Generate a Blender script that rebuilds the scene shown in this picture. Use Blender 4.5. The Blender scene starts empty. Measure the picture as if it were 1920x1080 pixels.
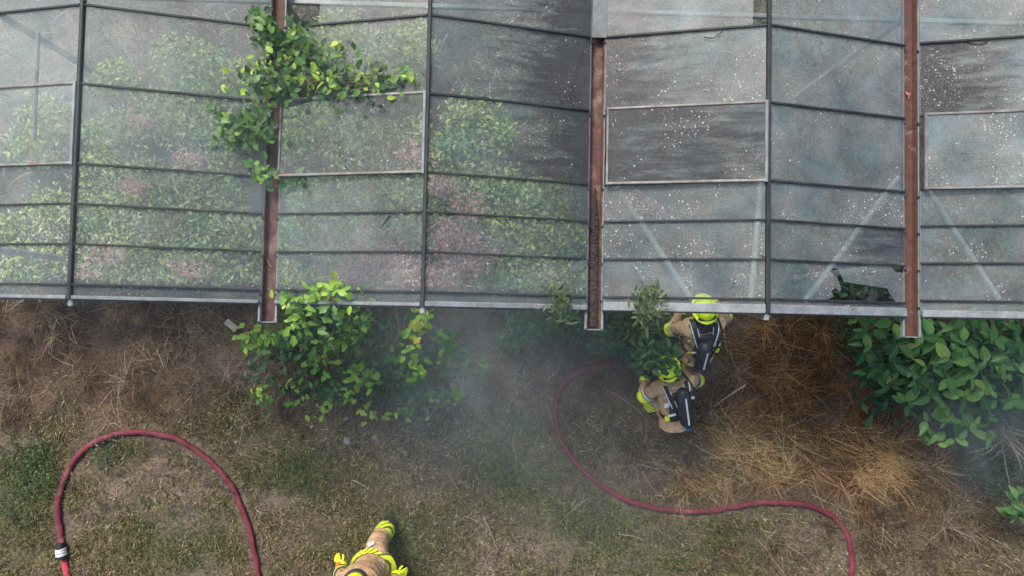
import bpy, bmesh, math, random
import numpy as np
from mathutils import Vector, Matrix, Quaternion, noise
SC = bpy.context.scene
C = SC.collection
random.seed(7)
rng = np.random.default_rng(11)
PI = math.pi

# ------------------------------------------------------------------ camera
GZ = 2.70                      # height of the gutters above the ground
CAMR = (0.0387, -0.0217, 0.0204)
CAMP = (2.2686, -2.7896, 6.7405 + GZ)
FPX = 1280.0                   # focal length for a frame 1920 wide
cam = bpy.data.cameras.new('camera'); cam.lens = 24.0; cam.sensor_width = 36.0
cam.clip_start = 0.05; cam.clip_end = 1000
camo = bpy.data.objects.new('camera', cam); C.objects.link(camo)
camo.location = CAMP; camo.rotation_euler = CAMR
SC.camera = camo
# ------------------------------------------------------------------ light
W = bpy.data.worlds.new('World'); SC.world = W; W.use_nodes = True
wn = W.node_tree.nodes; wl = W.node_tree.links
SUN_EL, SUN_ROT = math.radians(46), math.radians(-32)
sky = wn.new('ShaderNodeTexSky'); sky.sky_type = 'NISHITA'; sky.sun_disc = False
sky.sun_elevation = SUN_EL; sky.sun_rotation = SUN_ROT
sky.air_density = 1.0; sky.dust_density = 4.0; sky.ozone_density = 1.0
wl.new(sky.outputs['Color'], wn['Background'].inputs['Color'])
wn['Background'].inputs['Strength'].default_value = 0.138
sun = bpy.data.lights.new('sun', 'SUN'); sun.energy = 1.9; sun.angle = math.radians(15); sun.color = (1.0, 0.95, 0.88)
suno = bpy.data.objects.new('sun', sun); C.objects.link(suno)
sd = Vector((math.sin(SUN_ROT) * math.cos(SUN_EL), math.cos(SUN_ROT) * math.cos(SUN_EL), math.sin(SUN_EL)))
suno.rotation_euler = sd.to_track_quat('Z', 'Y').to_euler(); suno.location = sd * 40
SC.view_settings.view_transform = 'Standard'; SC.view_settings.look = 'None'
SC.view_settings.exposure = 1.04; SC.view_settings.gamma = 1.0; SC.view_settings.use_curve_mapping = False
SC.cycles.transparent_max_bounces = 24; SC.cycles.max_bounces = 8; SC.cycles.volume_bounces = 3
SC.cycles.diffuse_bounces = 3

# ------------------------------------------------------------------ measuring: a point of the photo at a known height
def _rot(p, r, y):
    cx, sx, cy, sy, cz, sz = math.cos(p), math.sin(p), math.cos(r), math.sin(r), math.cos(y), math.sin(y)
    return (np.array([[cz, -sz, 0], [sz, cz, 0], [0, 0, 1]]) @ np.array([[cy, 0, sy], [0, 1, 0], [-sy, 0, cy]])
            @ np.array([[1, 0, 0], [0, cx, -sx], [0, sx, cx]]))
RM = _rot(*CAMR); CP = np.array(CAMP)
def at(px, py, z=0.0):
    d = RM @ np.array([(px - 960) / FPX, (540 - py) / FPX, -1.0])
    t = (z - CP[2]) / d[2]
    return Vector(CP + t * d)
def to_px(P):
    v = (np.asarray(P, float) - CP) @ RM
    return np.stack([960 + FPX * v[..., 0] / -v[..., 2], 540 - FPX * v[..., 1] / -v[..., 2]], -1)

def vnoise(x, y, seed=0):
    xi, yi = np.floor(x).astype(np.int64), np.floor(y).astype(np.int64); fx, fy = x - xi, y - yi
    def h(a, b):
        n = (a * 374761393 + b * 668265263 + seed * 974711) & 0x7fffffff
        n = ((n ^ (n >> 13)) * 1274126177) & 0x7fffffff
        return ((n ^ (n >> 16)) & 0xffff) / 65535.0
    u, v = fx * fx * (3 - 2 * fx), fy * fy * (3 - 2 * fy)
    return (h(xi, yi) * (1 - u) + h(xi + 1, yi) * u) * (1 - v) + (h(xi, yi + 1) * (1 - u) + h(xi + 1, yi + 1) * u) * v
def fbm(x, y, seed=0, o=4):
    s, a, t = 0, .5, 0
    for k in range(o):
        s = s + a * vnoise(x * 2 ** k, y * 2 ** k, seed + k); t += a; a *= .55
    return s / t

# ------------------------------------------------------------------ node helpers
class NT:
    def __init__(s, name):
        s.m = bpy.data.materials.new(name); s.m.use_nodes = True
        s.t = s.m.node_tree; s.t.nodes.clear(); s.out = s.t.nodes.new('ShaderNodeOutputMaterial')
    def n(s, typ, ins=None, **kw):
        q = s.t.nodes.new(typ)
        for k, v in kw.items(): setattr(q, k, v)
        for k, v in (ins or {}).items():
            if isinstance(v, bpy.types.NodeSocket): s.t.links.new(v, q.inputs[k])
            else: q.inputs[k].default_value = v
        return q
    def math(s, op, a, b=0.0, c=None, clamp=False):
        q = s.n('ShaderNodeMath', operation=op, use_clamp=clamp)
        for i, v in enumerate((a, b, c)):
            if v is None: continue
            if isinstance(v, bpy.types.NodeSocket): s.t.links.new(v, q.inputs[i])
            else: q.inputs[i].default_value = v
        return q.outputs[0]
    def mix(s, f, a, b, blend='MIX'):
        q = s.n('ShaderNodeMix', data_type='RGBA', blend_type=blend)
        for k, v in ((0, f), (6, a), (7, b)):
            if isinstance(v, bpy.types.NodeSocket): s.t.links.new(v, q.inputs[k])
            else: q.inputs[k].default_value = v if k == 0 else (*v[:3], 1)
        return q.outputs[2]
    def noise(s, co, scale, detail=4, rough=.55, dist=0):
        return s.n('ShaderNodeTexNoise', {'Vector': co, 'Scale': scale, 'Detail': detail, 'Roughness': rough, 'Distortion': dist}).outputs[0]
    def ramp(s, f, stops):
        q = s.n('ShaderNodeValToRGB', {0: f}); e = q.color_ramp.elements
        while len(e) < len(stops): e.new(.5)
        for x, (p, c) in zip(e, stops):
            x.position = p; x.color = (*c, 1) if len(c) == 3 else c
        return q.outputs[0]
    def range(s, v, a, b, c=0., d=1.):
        return s.n('ShaderNodeMapRange', {0: v, 1: a, 2: b, 3: c, 4: d}).outputs[0]
    def bump(s, h, strength=.3, dist=.01):
        return s.n('ShaderNodeBump', {'Height': h, 'Strength': strength, 'Distance': dist}).outputs[0]
    def co(s, which='Object'):
        return s.n('ShaderNodeTexCoord').outputs[which]
    def finish(s, sh): s.t.links.new(sh, s.out.inputs['Surface']); return s.m
    def pbr(s, col, rough=.6, metal=0., nrm=None, spec=.4, **kw):
        i = {'Base Color': col if isinstance(col, bpy.types.NodeSocket) else (*col, 1), 'Roughness': rough, 'Metallic': metal, 'Specular IOR Level': spec}
        if nrm is not None: i['Normal'] = nrm
        i.update(kw)
        return s.n('ShaderNodeBsdfPrincipled', i).outputs[0]

def mat_var(name, c1, c2, scale=8, rough=.7, metal=0., bump=.2, c3=None, t3=(.6, .7), spec=.3):
    t = NT(name); co = t.co(); n = t.noise(co, scale, 6, .6)
    col = t.mix(t.range(n, .35, .65), c1, c2)
    n2 = t.noise(co, scale * 4.7, 4, .6)
    if c3 is not None: col = t.mix(t.range(t.noise(co, scale * .6, 8, .7, .4), t3[0], t3[1]), col, c3)
    col = t.mix(.5, col, t.ramp(n2, [(.3, (.55, .55, .55)), (.7, (1.2, 1.2, 1.2))]), 'MULTIPLY')
    return t.finish(t.pbr(col, rough, metal, t.bump(n2, bump, .004), spec))

M = {}
M['bar'] = mat_var('dark_glazing_bar', (.012, .015, .017), (.03, .034, .036), 6, .6, 0, .3, (.2, .2, .19), (.66, .74))
M['alu'] = mat_var('weathered_aluminium', (.22, .245, .25), (.14, .155, .16), 7, .55, .15, .2, (.11, .085, .07), (.56, .7))
M['vent'] = mat_var('vent_frame_metal', (.24, .24, .225), (.14, .12, .1), 5, .5, .2, .15, (.2, .11, .07), (.6, .7))
M['gutter'] = mat_var('red_oxide_gutter', (.105, .05, .038), (.06, .034, .028), 9, .75, 0, .6, (.19, .135, .11), (.5, .66))
M['gutter2'] = mat_var('peeling_red_gutter', (.11, .048, .038), (.065, .034, .03), 14, .65, 0, .35, (.26, .19, .17), (.58, .7))
M['silt'] = mat_var('gutter_silt', (.022, .017, .016), (.05, .04, .036), 25, .95, 0, .8, (.16, .14, .12), (.66, .7))
M['steel'] = mat_var('pale_steel', (.3, .32, .31), (.22, .24, .23), 4, .6, .1, .1, (.25, .17, .12), (.62, .75))
M['wood'] = mat_var('grey_board', (.17, .14, .12), (.26, .23, .2), 11, .85, 0, .4)
M['stone'] = mat_var('pale_stone', (.3, .28, .26), (.2, .18, .17), 14, .9, 0, .5)
M['lump'] = mat_var('pinkish_stone', (.3, .22, .19), (.2, .15, .135), 9, .9, 0, .5)
M['bark'] = mat_var('bark', (.09, .065, .045), (.14, .11, .08), 18, .9, 0, .6)
M['twig'] = mat_var('pale_twig', (.3, .25, .2), (.2, .16, .13), 18, .9, 0, .4)
def m_cloth():
    t = NT('tan_turnout_cloth'); co = t.co()
    n = t.noise(co, 11, 5, .6); fold = t.noise(t.n('ShaderNodeMapping', {'Vector': co, 'Scale': (1, 1, 2.2)}).outputs[0], 8, 3, .5, 1.2)
    c = t.mix(t.range(n, .35, .65), (.43, .29, .165), (.33, .215, .12)); c = t.mix(t.range(t.noise(co, 5, 7, .7), .55, .75), c, (.17, .12, .085))
    return t.finish(t.pbr(c, .9, 0, t.bump(t.math('ADD', fold, t.math('MULTIPLY', n, .25)), .9, .035)))
M['cloth'] = m_cloth()
M['black'] = mat_var('black_rubber', (.014, .015, .017), (.028, .03, .033), 14, .55, 0, .2)
M['cyl'] = mat_var('black_cylinder_cover', (.013, .016, .02), (.03, .034, .04), 10, .45, 0, .15)
M['silver'] = mat_var('silver_tape', (.62, .64, .64), (.5, .52, .53), 30, .4, .1, .1)
M['blue'] = mat_var('blue_knob', (.02, .13, .42), (.03, .17, .5), 30, .4, 0, .05)
M['orange'] = mat_var('orange_tab', (.75, .13, .02), (.6, .1, .02), 20, .7, 0, .1)
M['skin'] = mat_var('skin', (.45, .28, .2), (.4, .24, .17), 14, .5, 0, .05)
M['eye'] = mat_var('eye', (.05, .04, .03), (.03, .02, .02), 10, .2, 0, 0)
M['lime'] = mat_var('high_visibility_yellow', (.68, .78, .03), (.58, .68, .03), 12, .6, 0, .1, (.35, .4, .05), (.68, .8))
M['helmet'] = mat_var('yellow_helmet_shell', (.74, .88, .02), (.66, .8, .02), 9, .32, 0, .03, (.45, .5, .06), (.7, .8), .5)
def m_band():
    t = NT('yellow_band_with_slashes'); co = t.co()
    w = t.n('ShaderNodeTexWave', {'Vector': co, 'Scale': 7.5, 'Distortion': 1.2, 'Detail': 1.0}, wave_type='BANDS', bands_direction='DIAGONAL').outputs[1]
    col = t.mix(t.range(w, .25, .5), (.1, .13, .02), (.7, .8, .04))
    return t.finish(t.pbr(col, .6))
M['slash'] = m_band()
def m_hose(name, a, b, c):
    t = NT(name); co = t.co()
    n = t.noise(co, 5, 6); col = t.mix(t.range(n, .3, .7), a, b)
    col = t.mix(t.range(t.noise(co, 1.9, 8, .75), .5, .66), col, c); col = t.mix(t.range(t.noise(co, 7, 8, .8), .56, .7, 0, .7), col, (.075, .055, .045))
    n2 = t.noise(co, 90, 2)
    return t.finish(t.pbr(col, .75, 0, t.bump(n2, .4, .003)))
M['hose'] = m_hose('wine_red_hose_jacket', (.14, .016, .028), (.095, .015, .024), (.18, .048, .058))
M['hose2'] = m_hose('bright_red_hose_jacket', (.36, .03, .045), (.3, .026, .04), (.4, .08, .09))

def m_attr(name, rough=.85, trans=.25, spec=.2):
    """colour of a blade or leaf is stored per leaf; stalks at the left eaves carry painted shade"""
    t = NT(name); a = t.n('ShaderNodeAttribute', attribute_name='tint').outputs[0]
    p = t.pbr(a, rough, 0, None, spec)
    tr = t.n('ShaderNodeBsdfTranslucent', {0: a}).outputs[0]
    return t.finish(t.n('ShaderNodeMixShader', {0: trans, 1: p, 2: tr}).outputs[0])
M['blade'] = m_attr('grass_blade')
M['leafmass'] = m_attr('leaf_mass', .6, .3, .3)
def m_leaf(name, stops, rough=.45, trans=.3):
    t = NT(name); oi = t.n('ShaderNodeObjectInfo'); co = t.co()
    col = t.ramp(oi.outputs['Random'], stops)
    n = t.noise(co, 14, 3); col = t.mix(.35, col, t.ramp(n, [(.3, (.6, .62, .6)), (.75, (1.25, 1.2, 1.1))]), 'MULTIPLY')
    sx = t.n('ShaderNodeSeparateXYZ', {0: co}).outputs[0]
    rib = t.range(t.math('ABSOLUTE', sx), .0, .035, 1., 0.)
    col = t.mix(t.math('MULTIPLY', rib, .35), col, (.2, .3, .1))
    p = t.pbr(col, rough, 0, t.bump(n, .3, .01), .4)
    tr = t.n('ShaderNodeBsdfTranslucent', {0: col}).outputs[0]
    return t.finish(t.n('ShaderNodeMixShader', {0: trans, 1: p, 2: tr}).outputs[0])
M['leaf_lime'] = m_leaf('lime_green_leaf', [(0, (.09, .22, .025)), (.45, (.19, .36, .035)), (.97, (.34, .5, .06)), (.995, (.33, .3, .06))])
M['leaf_mid'] = m_leaf('mid_green_leaf', [(0, (.035, .11, .024)), (.5, (.06, .175, .03)), (1, (.11, .25, .036))])
M['leaf_dark'] = m_leaf('dark_green_leaf', [(0, (.014, .05, .018)), (.6, (.024, .08, .022)), (1, (.045, .12, .026))])
M['leaf_laurel'] = m_leaf('broad_glossy_leaf', [(0, (.025, .08, .024)), (.6, (.058, .15, .034)), (.97, (.12, .23, .048)), (.995, (.12, .11, .035))], .55, .25)
M['leaf_yellow'] = m_leaf('yellow_leaf', [(0, (.2, .3, .03)), (.5, (.4, .4, .03)), (1, (.5, .36, .03))])
M['leaf_olive'] = m_leaf('olive_leaf', [(0, (.03, .065, .026)), (.6, (.05, .095, .032)), (1, (.11, .13, .045))])

def m_glass():
    """dirty old glass: obj.color = soot, lichen spots, dust film, soot side"""
    t = NT('dirty_glass'); oi = t.n('ShaderNodeObjectInfo'); co0 = t.co()
    off = t.n('ShaderNodeCombineXYZ', {0: t.math('MULTIPLY', oi.outputs['Random'], 37.0), 1: t.math('MULTIPLY', oi.outputs['Random'], 91.0)}).outputs[0]
    co = t.n('ShaderNodeVectorMath', {0: co0, 1: off}, operation='ADD').outputs[0]
    rgb = t.n('ShaderNodeSeparateColor', {0: oi.outputs['Color']})
    soot, spots, dust, side = rgb.outputs[0], rgb.outputs[1], rgb.outputs[2], oi.outputs['Alpha']
    n1 = t.noise(co, 2.2, 6, .62, .3); n2 = t.noise(co, 45, 3, .7)
    film = t.math('MULTIPLY', dust, t.math('ADD', t.range(n1, .3, .72, .3, .8), t.range(n2, .3, .7, -.13, .13)), clamp=True)
    mp = t.n('ShaderNodeMapping', {'Vector': co, 'Scale': (1.0, 5.5, 1.0)}).outputs[0]
    st = t.noise(mp, 2.4, 7, .68, .25)
    sx = t.n('ShaderNodeSeparateXYZ', {0: co0}).outputs[0]
    # soot lies thicker towards one side of the pane (side: 0 left, 1 right)
    grad = t.math('MULTIPLY', t.math('MULTIPLY', sx, .5), t.math('MULTIPLY_ADD', side, 2., -1.))
    lo = t.math('MULTIPLY_ADD', soot, -.36, .72)
    v = t.math('SUBTRACT', t.math('ADD', st, grad), lo)
    grain = t.range(t.noise(co, 70, 3, .7), .3, .65, .55, 1.0)
    sf = t.math('MULTIPLY', t.math('MULTIPLY', t.range(v, .0, .27), grain), t.math('MINIMUM', t.math('MULTIPLY', soot, 1.9), .95), clamp=True)
    cl = t.noise(co, 2.1, 5, .65)
    def dots(scale, th):
        vo = t.n('ShaderNodeTexVoronoi', {'Vector': t.n('ShaderNodeVectorMath', {0: co, 1: t.n('ShaderNodeTexNoise', {'Vector': co, 'Scale': scale * 1.7}).outputs[1]}, operation='MULTIPLY_ADD').outputs[0] if False else co, 'Scale': scale, 'Randomness': 1.0}, feature='F1')
        rc = t.n('ShaderNodeSeparateColor', {0: vo.outputs['Color']}).outputs[0]
        keep = t.math('LESS_THAN', rc, t.math('MULTIPLY', t.math('MULTIPLY', spots, th), t.range(cl, .48, .6, .02, 1.8)))
        rr = t.math('MULTIPLY_ADD', t.n('ShaderNodeSeparateColor', {0: vo.outputs['Color']}).outputs[1], .2, .08)
        wob = t.math('MULTIPLY_ADD', t.noise(co, scale * 3, 3, .6), .7, -.33)
        d = t.math('ADD', vo.outputs['Distance'], wob)
        return t.math('MULTIPLY', keep, t.range(d, t.math('MULTIPLY', rr, .55), rr, 1., 0.) if False else t.math('LESS_THAN', d, rr))
    sp = t.math('MAXIMUM', dots(33, .55), t.math('MULTIPLY', dots(80, .85), .7))
    sp = t.math('MULTIPLY', sp, .52)
    clear = t.n('ShaderNodeBsdfTransparent', {0: (.84, .94, .925, 1)}).outputs[0]
    dcol = t.ramp(t.noise(co, 2.1, 6, .65, .5), [(.3, (.34, .45, .5)), (.45, (.46, .55, .56)), (.56, (.55, .54, .53)), (.7, (.42, .52, .48))])
    dd = t.n('ShaderNodeBsdfDiffuse', {0: dcol}).outputs[0]
    dt = t.n('ShaderNodeBsdfTranslucent', {0: dcol}).outputs[0]
    dirt = t.n('ShaderNodeMixShader', {0: .38, 1: dd, 2: dt}).outputs[0]
    s = t.n('ShaderNodeMixShader', {0: film, 1: clear, 2: dirt}).outputs[0]
    s = t.n('ShaderNodeMixShader', {0: sf, 1: s, 2: t.n('ShaderNodeBsdfDiffuse', {0: (.024, .023, .025, 1)}).outputs[0]}).outputs[0]
    s = t.n('ShaderNodeMixShader', {0: sp, 1: s, 2: t.n('ShaderNodeBsdfDiffuse', {0: (.6, .65, .66, 1)}).outputs[0]}).outputs[0]
    fr = t.n('ShaderNodeFresnel', {0: 1.45}).outputs[0]
    s = t.n('ShaderNodeMixShader', {0: t.math('MULTIPLY', fr, .65), 1: s, 2: t.n('ShaderNodeBsdfGlossy', {'Roughness': .2}).outputs[0]}).outputs[0]
    return t.finish(s)
M['glass'] = m_glass()
def m_clear():
    t = NT('glass_underside'); return t.finish(t.n('ShaderNodeBsdfTransparent', {0: (.97, .985, .98, 1)}).outputs[0])
M['glass_back'] = m_clear()
def m_edge():
    t = NT('glass_edge'); return t.finish(t.pbr((.3, .42, .42), .2))
M['glass_edge'] = m_edge()

# ------------------------------------------------------------------ object helpers
def tag(o, label=None, cat=None, group=None, kind=None):
    if label: o['label'] = label
    if cat: o['category'] = cat
    if group: o['group'] = group
    if kind: o['kind'] = kind
    return o
def link(name, me, parent=None, mats=()):
    o = bpy.data.objects.new(name, me); C.objects.link(o)
    if parent is not None: o.parent = parent
    for m in mats:
        if me.materials.find(m.name) < 0: me.materials.append(m)
    return o
def empty(name, loc, rz=0, **k):
    o = bpy.data.objects.new(name, None); C.objects.link(o); o.location = loc; o.rotation_euler = (0, 0, rz)
    o.empty_display_size = .1
    return tag(o, **k)
def mesh(name, V, F, smooth=False):
    me = bpy.data.meshes.new(name); me.from_pydata([tuple(v) for v in V], [], F); me.update()
    if smooth: me.polygons.foreach_set('use_smooth', [True] * len(me.polygons))
    return me
class MB:
    def __init__(s): s.V, s.F = [], []
    def add(s, V, F):
        b = len(s.V); s.V += [Vector(v) for v in V]; s.F += [tuple(i + b for i in f) for f in F]; return s
    def beam(s, a, b, w, h, up=(0, 0, 1), ch=.18):
        """chamfered bar from a to b"""
        a, b = Vector(a), Vector(b); d = (b - a).normalized(); x = d.cross(Vector(up)).normalized(); z = x.cross(d)
        c = min(w, h) * ch; W_, H_ = w / 2, h / 2
        pr = [(-W_ + c, -H_), (W_ - c, -H_), (W_, -H_ + c), (W_, H_ - c), (W_ - c, H_), (-W_ + c, H_), (-W_, H_ - c), (-W_, -H_ + c)]
        V = [a + x * p + z * q for p, q in pr] + [b + x * p + z * q for p, q in pr]
        F = [(i, (i + 1) % 8, 8 + (i + 1) % 8, 8 + i) for i in range(8)] + [tuple(range(7, -1, -1)), tuple(range(8, 16))]
        return s.add(V, F)
    def tube(s, P, R, n=8, cap=True, flat=1.0):
        P = [Vector(p) for p in P]; V, F = [], []; ref = None
        for i, p in enumerate(P):
            d = (P[min(i + 1, len(P) - 1)] - P[max(i - 1, 0)]).normalized()
            if ref is None: ref = d.cross(Vector((0, 0, 1))); ref = ref if ref.length > .1 else Vector((1, 0, 0))
            x = (ref - d * ref.dot(d)).normalized(); ref = x; z = x.cross(d)
            r = R[i] if hasattr(R, '__len__') else R
            V += [p + (x * math.cos(2 * PI * k / n) + z * math.sin(2 * PI * k / n) * flat) * r for k in range(n)]
        for i in range(len(P) - 1):
            F += [(i * n + k, i * n + (k + 1) % n, (i + 1) * n + (k + 1) % n, (i + 1) * n + k) for k in range(n)]
        if cap: F += [tuple(range(n - 1, -1, -1)), tuple(range((len(P) - 1) * n, len(P) * n))]
        return s.add(V, F)
    def loft(s, rings, n=18, cap=True):
        """rings: (centre, x axis, y axis, rx, ry)"""
        V, F = [], []
        for c, x, y, rx, ry in rings:
            V += [Vector(c) + Vector(x) * rx * math.cos(2 * PI * k / n) + Vector(y) * ry * math.sin(2 * PI * k / n) for k in range(n)]
        for i in range(len(rings) - 1):
            F += [(i * n + k, i * n + (k + 1) % n, (i + 1) * n + (k + 1) % n, (i + 1) * n + k) for k in range(n)]
        if cap: F += [tuple(range(n - 1, -1, -1)), tuple(range((len(rings) - 1) * n, len(rings) * n))]
        return s.add(V, F)
    def build(s, name, mat, parent=None, smooth=False, recalc=True):
        me = mesh(name, s.V, s.F, smooth)
        if recalc:
            bm = bmesh.new(); bm.from_mesh(me); bmesh.ops.recalc_face_normals(bm, faces=bm.faces); bm.to_mesh(me); bm.free()
        return link(name, me, parent, [mat])
def spline(P, n=10):
    P = [Vector(p) for p in P]; out = []
    Q = [P[0] * 2 - P[1]] + P + [P[-1] * 2 - P[-2]]
    for i in range(1, len(Q) - 2):
        for k in range(n):
            t = k / n; a, b, c, d = Q[i - 1], Q[i], Q[i + 1], Q[i + 2]
            out.append(.5 * ((2 * b) + (c - a) * t + (2 * a - 5 * b + 4 * c - d) * t * t + (3 * b - a - 3 * c + d) * t ** 3))
    return out + [P[-1]]

# ------------------------------------------------------------------ ground
def gauss(px, py, L):
    s = np.zeros_like(px)
    for x, y, rx, ry, w in L: s = s + w * np.exp(-((px - x) / rx) ** 2 - ((py - y) / ry) ** 2)
    return s
GREEN = [(560, 890, 100, 60, .9), (330, 1020, 130, 70, .8), (40, 900, 70, 90, 1.2), (270, 850, 70, 35, .7), (960, 880, 100, 80, 1.0), (1110, 970, 150, 60, .8),
         (1230, 1050, 200, 60, .8), (760, 1000, 70, 60, .8), (1420, 1010, 130, 45, .8), (700, 1060, 120, 40, .5), (60, 1040, 80, 60, .5), (1000, 800, 60, 40, .6), (470, 790, 60, 30, .4)]
BARE = [(370, 930, 55, 70, 1.0), (520, 950, 50, 60, .9), (690, 880, 90, 45, .8), (900, 1000, 60, 60, .7), (1480, 1050, 200, 50, .8), (1000, 1060, 120, 30, .7), (860, 720, 130, 90, .8),
        (840, 620, 90, 60, .6), (200, 960, 60, 60, .5), (1000, 610, 100, 40, .5), (20, 860, 30, 50, .7)]
STRAW = [(1450, 880, 110, 45, 1.1), (1560, 900, 130, 45, 1.0), (1640, 850, 120, 40, .8), (1380, 820, 80, 60, .8), (1520, 800, 120, 60, .6), (1420, 730, 70, 90, .5), (1700, 920, 90, 40, .6),
         (1120, 800, 90, 50, .35), (1200, 850, 100, 40, .4), (20, 690, 60, 40, .6), (320, 660, 60, 60, .5), (230, 750, 90, 40, .4)]
DARK = [(1760, 700, 150, 120, 1.0), (1870, 880, 80, 80, 1.0), (1580, 640, 60, 60, .8), (700, 650, 140, 70, .8), (200, 600, 200, 40, .7), (1150, 630, 130, 50, .9), (120, 780, 60, 40, .4), (650, 780, 90, 20, .4)]  # dark earth; the blob along the left eaves is painted eave shade
def ground():
    xs = np.unique(np.concatenate([np.linspace(-8, 12.6, 258), [-260, -120, -60, -30, -16, -11, 16, 22, 36, 66, 126, 260]]))
    ys = np.unique(np.concatenate([np.linspace(-8.5, 6, 182), [-260, -120, -60, -30, -18, -12, 10, 16, 30, 60, 120, 260]]))
    X, Y = np.meshgrid(xs, ys); nx, ny = len(xs), len(ys)
    near = np.clip((9 - np.maximum(abs(X - 2.3) - 2, abs(Y + 1.5) * 1.3 - 0)) / 2, 0, 1)
    Z = near * ((fbm(X * 1.1, Y * 1.1, 3) - .5) * .16 + (fbm(X * 6, Y * 6, 9, 3) - .5) * .05) - .02
    P = np.stack([X, Y, Z], -1).reshape(-1, 3)
    idx = np.arange(nx * ny).reshape(ny, nx)
    F = np.stack([idx[:-1, :-1], idx[:-1, 1:], idx[1:, 1:], idx[1:, :-1]], -1).reshape(-1, 4)
    me = mesh('ground', P, F.tolist(), True)
    q = to_px(np.concatenate([P[:, :2], np.zeros((len(P), 1))], 1))
    j = (fbm(P[:, 0] * 1.7, P[:, 1] * 1.7, 21) - .5) * 150; k = (fbm(P[:, 0] * 1.7, P[:, 1] * 1.7, 31) - .5) * 150
    px, py = q[:, 0] + j, q[:, 1] + k
    base = np.array([.13, .094, .066]); col = np.tile(base, (len(P), 1))
    def lay(w, c):
        w = np.clip(w, 0, 1)[:, None]; col[:] = col * (1 - w) + np.array(c) * w
    lay(np.clip((py - 760) / 80, 0, 1) * .4, (.085, .08, .055)); lay(gauss(px, py, GREEN) * .5, (.085, .095, .045))
    lay(gauss(px, py, BARE) * .9, (.17, .132, .112))
    lay(gauss(px, py, STRAW) * .8, (.12, .075, .04))
    lay(gauss(px, py, [(200, 600, 260, 45, 1.), (420, 640, 90, 40, .5), (180, 690, 90, 35, .6), (60, 790, 80, 40, .6), (400, 760, 90, 30, .5), (1420, 650, 100, 80, .9), (1540, 700, 110, 110, .95), (1460, 780, 120, 50, .5), (120, 660, 130, 60, .5), (330, 700, 120, 50, .4)]), (.04, .029, .023)); lay(gauss(px, py, DARK) * .9, (.028, .027, .026))  # strip along the left eaves: eave shadow painted into the soil colour
    ins = np.clip((575 - q[:, 1]) / 20, 0, 1)
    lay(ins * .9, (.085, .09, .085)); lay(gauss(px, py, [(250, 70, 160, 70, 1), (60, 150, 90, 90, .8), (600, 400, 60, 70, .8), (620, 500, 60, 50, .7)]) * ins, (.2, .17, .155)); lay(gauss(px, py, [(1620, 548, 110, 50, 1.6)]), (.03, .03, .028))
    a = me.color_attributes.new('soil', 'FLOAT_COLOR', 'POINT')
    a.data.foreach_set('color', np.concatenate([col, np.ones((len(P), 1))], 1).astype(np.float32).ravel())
    t = NT('soil'); co = t.co()
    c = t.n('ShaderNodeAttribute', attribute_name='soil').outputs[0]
    n1 = t.noise(co, 3.5, 8, .68); n2 = t.noise(co, 30, 6, .7); n3 = t.noise(co, 110, 3, .7)
    c = t.mix(1, c, t.ramp(n1, [(.3, (.55, .56, .6)), (.5, (1, 1, 1)), (.72, (1.4, 1.3, 1.2))]), 'MULTIPLY')
    c = t.mix(1, c, t.ramp(n2, [(.3, (.3, .3, .33)), (.5, (1, 1, 1)), (.68, (1.8, 1.7, 1.5))]), 'MULTIPLY')
    c = t.mix(t.range(n3, .62, .75, 0, .6), c, (.3, .25, .2))
    h = t.math('ADD', n2, t.math('MULTIPLY', n3, .5))
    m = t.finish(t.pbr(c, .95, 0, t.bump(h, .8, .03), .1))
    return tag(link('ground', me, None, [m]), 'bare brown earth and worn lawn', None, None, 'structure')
ground()
def gz(x, y):
    x = np.asarray(x, float); y = np.asarray(y, float)
    return (fbm(x * 1.1, y * 1.1, 3) - .5) * .16 + (fbm(x * 6, y * 6, 9, 3) - .5) * .05 - .02

# ------------------------------------------------------------------ blades, leaf masses (stuff)
def tinted(name, V, F, cols_per_vert, mat, label, parent=None):
    me = bpy.data.meshes.new(name)
    n, k = F.shape
    me.vertices.add(len(V)); me.vertices.foreach_set('co', V.astype(np.float32).ravel())
    me.loops.add(n * k); me.loops.foreach_set('vertex_index', F.astype(np.int32).ravel())
    me.polygons.add(n); me.polygons.foreach_set('loop_start', np.arange(0, n * k, k, dtype=np.int32))
    me.update(calc_edges=True)
    a = me.color_attributes.new('tint', 'FLOAT_COLOR', 'POINT')
    a.data.foreach_set('color', np.concatenate([cols_per_vert, np.ones((len(V), 1))], 1).astype(np.float32).ravel())
    o = link(name, me, parent, [mat]); o['kind'] = 'stuff'
    if label: o['label'] = label
    return o
HOSE = {
 'left': [(487, 1110), (482, 1075), (470, 1010), (452, 955), (425, 905), (385, 863), (340, 832), (300, 817), (255, 811), (215, 815), (180, 828), (150, 850), (128, 880), (113, 915), (107, 955), (109, 1000), (113, 1026)],
 'right': [(1172, 685), (1150, 683), (1122, 686), (1095, 694), (1070, 708), (1052, 728), (1043, 755), (1042, 785), (1050, 820), (1065, 850), (1090, 880), (1120, 906), (1160, 932), (1205, 950), (1255, 959), (1310, 960), (1360, 954), (1410, 946), (1455, 943), (1500, 946), (1540, 957), (1570, 975), (1592, 1003), (1601, 1040), (1600, 1075), (1597, 1110)]}
HXY = np.array([tuple(p.xy) for k in HOSE for p in spline([at(x, y, .05) for x, y in HOSE[k]], 4)])
def off_hose(P, d0=.12, keep=.08):
    m = np.ones(len(P), bool)
    for i in range(0, len(P), 20000):
        d = P[i:i + 20000, None, :2] - HXY[None]; m[i:i + 20000] = (d ** 2).sum(-1).min(1) > d0 ** 2
    return m | (rng.random(len(P)) < keep)
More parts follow.
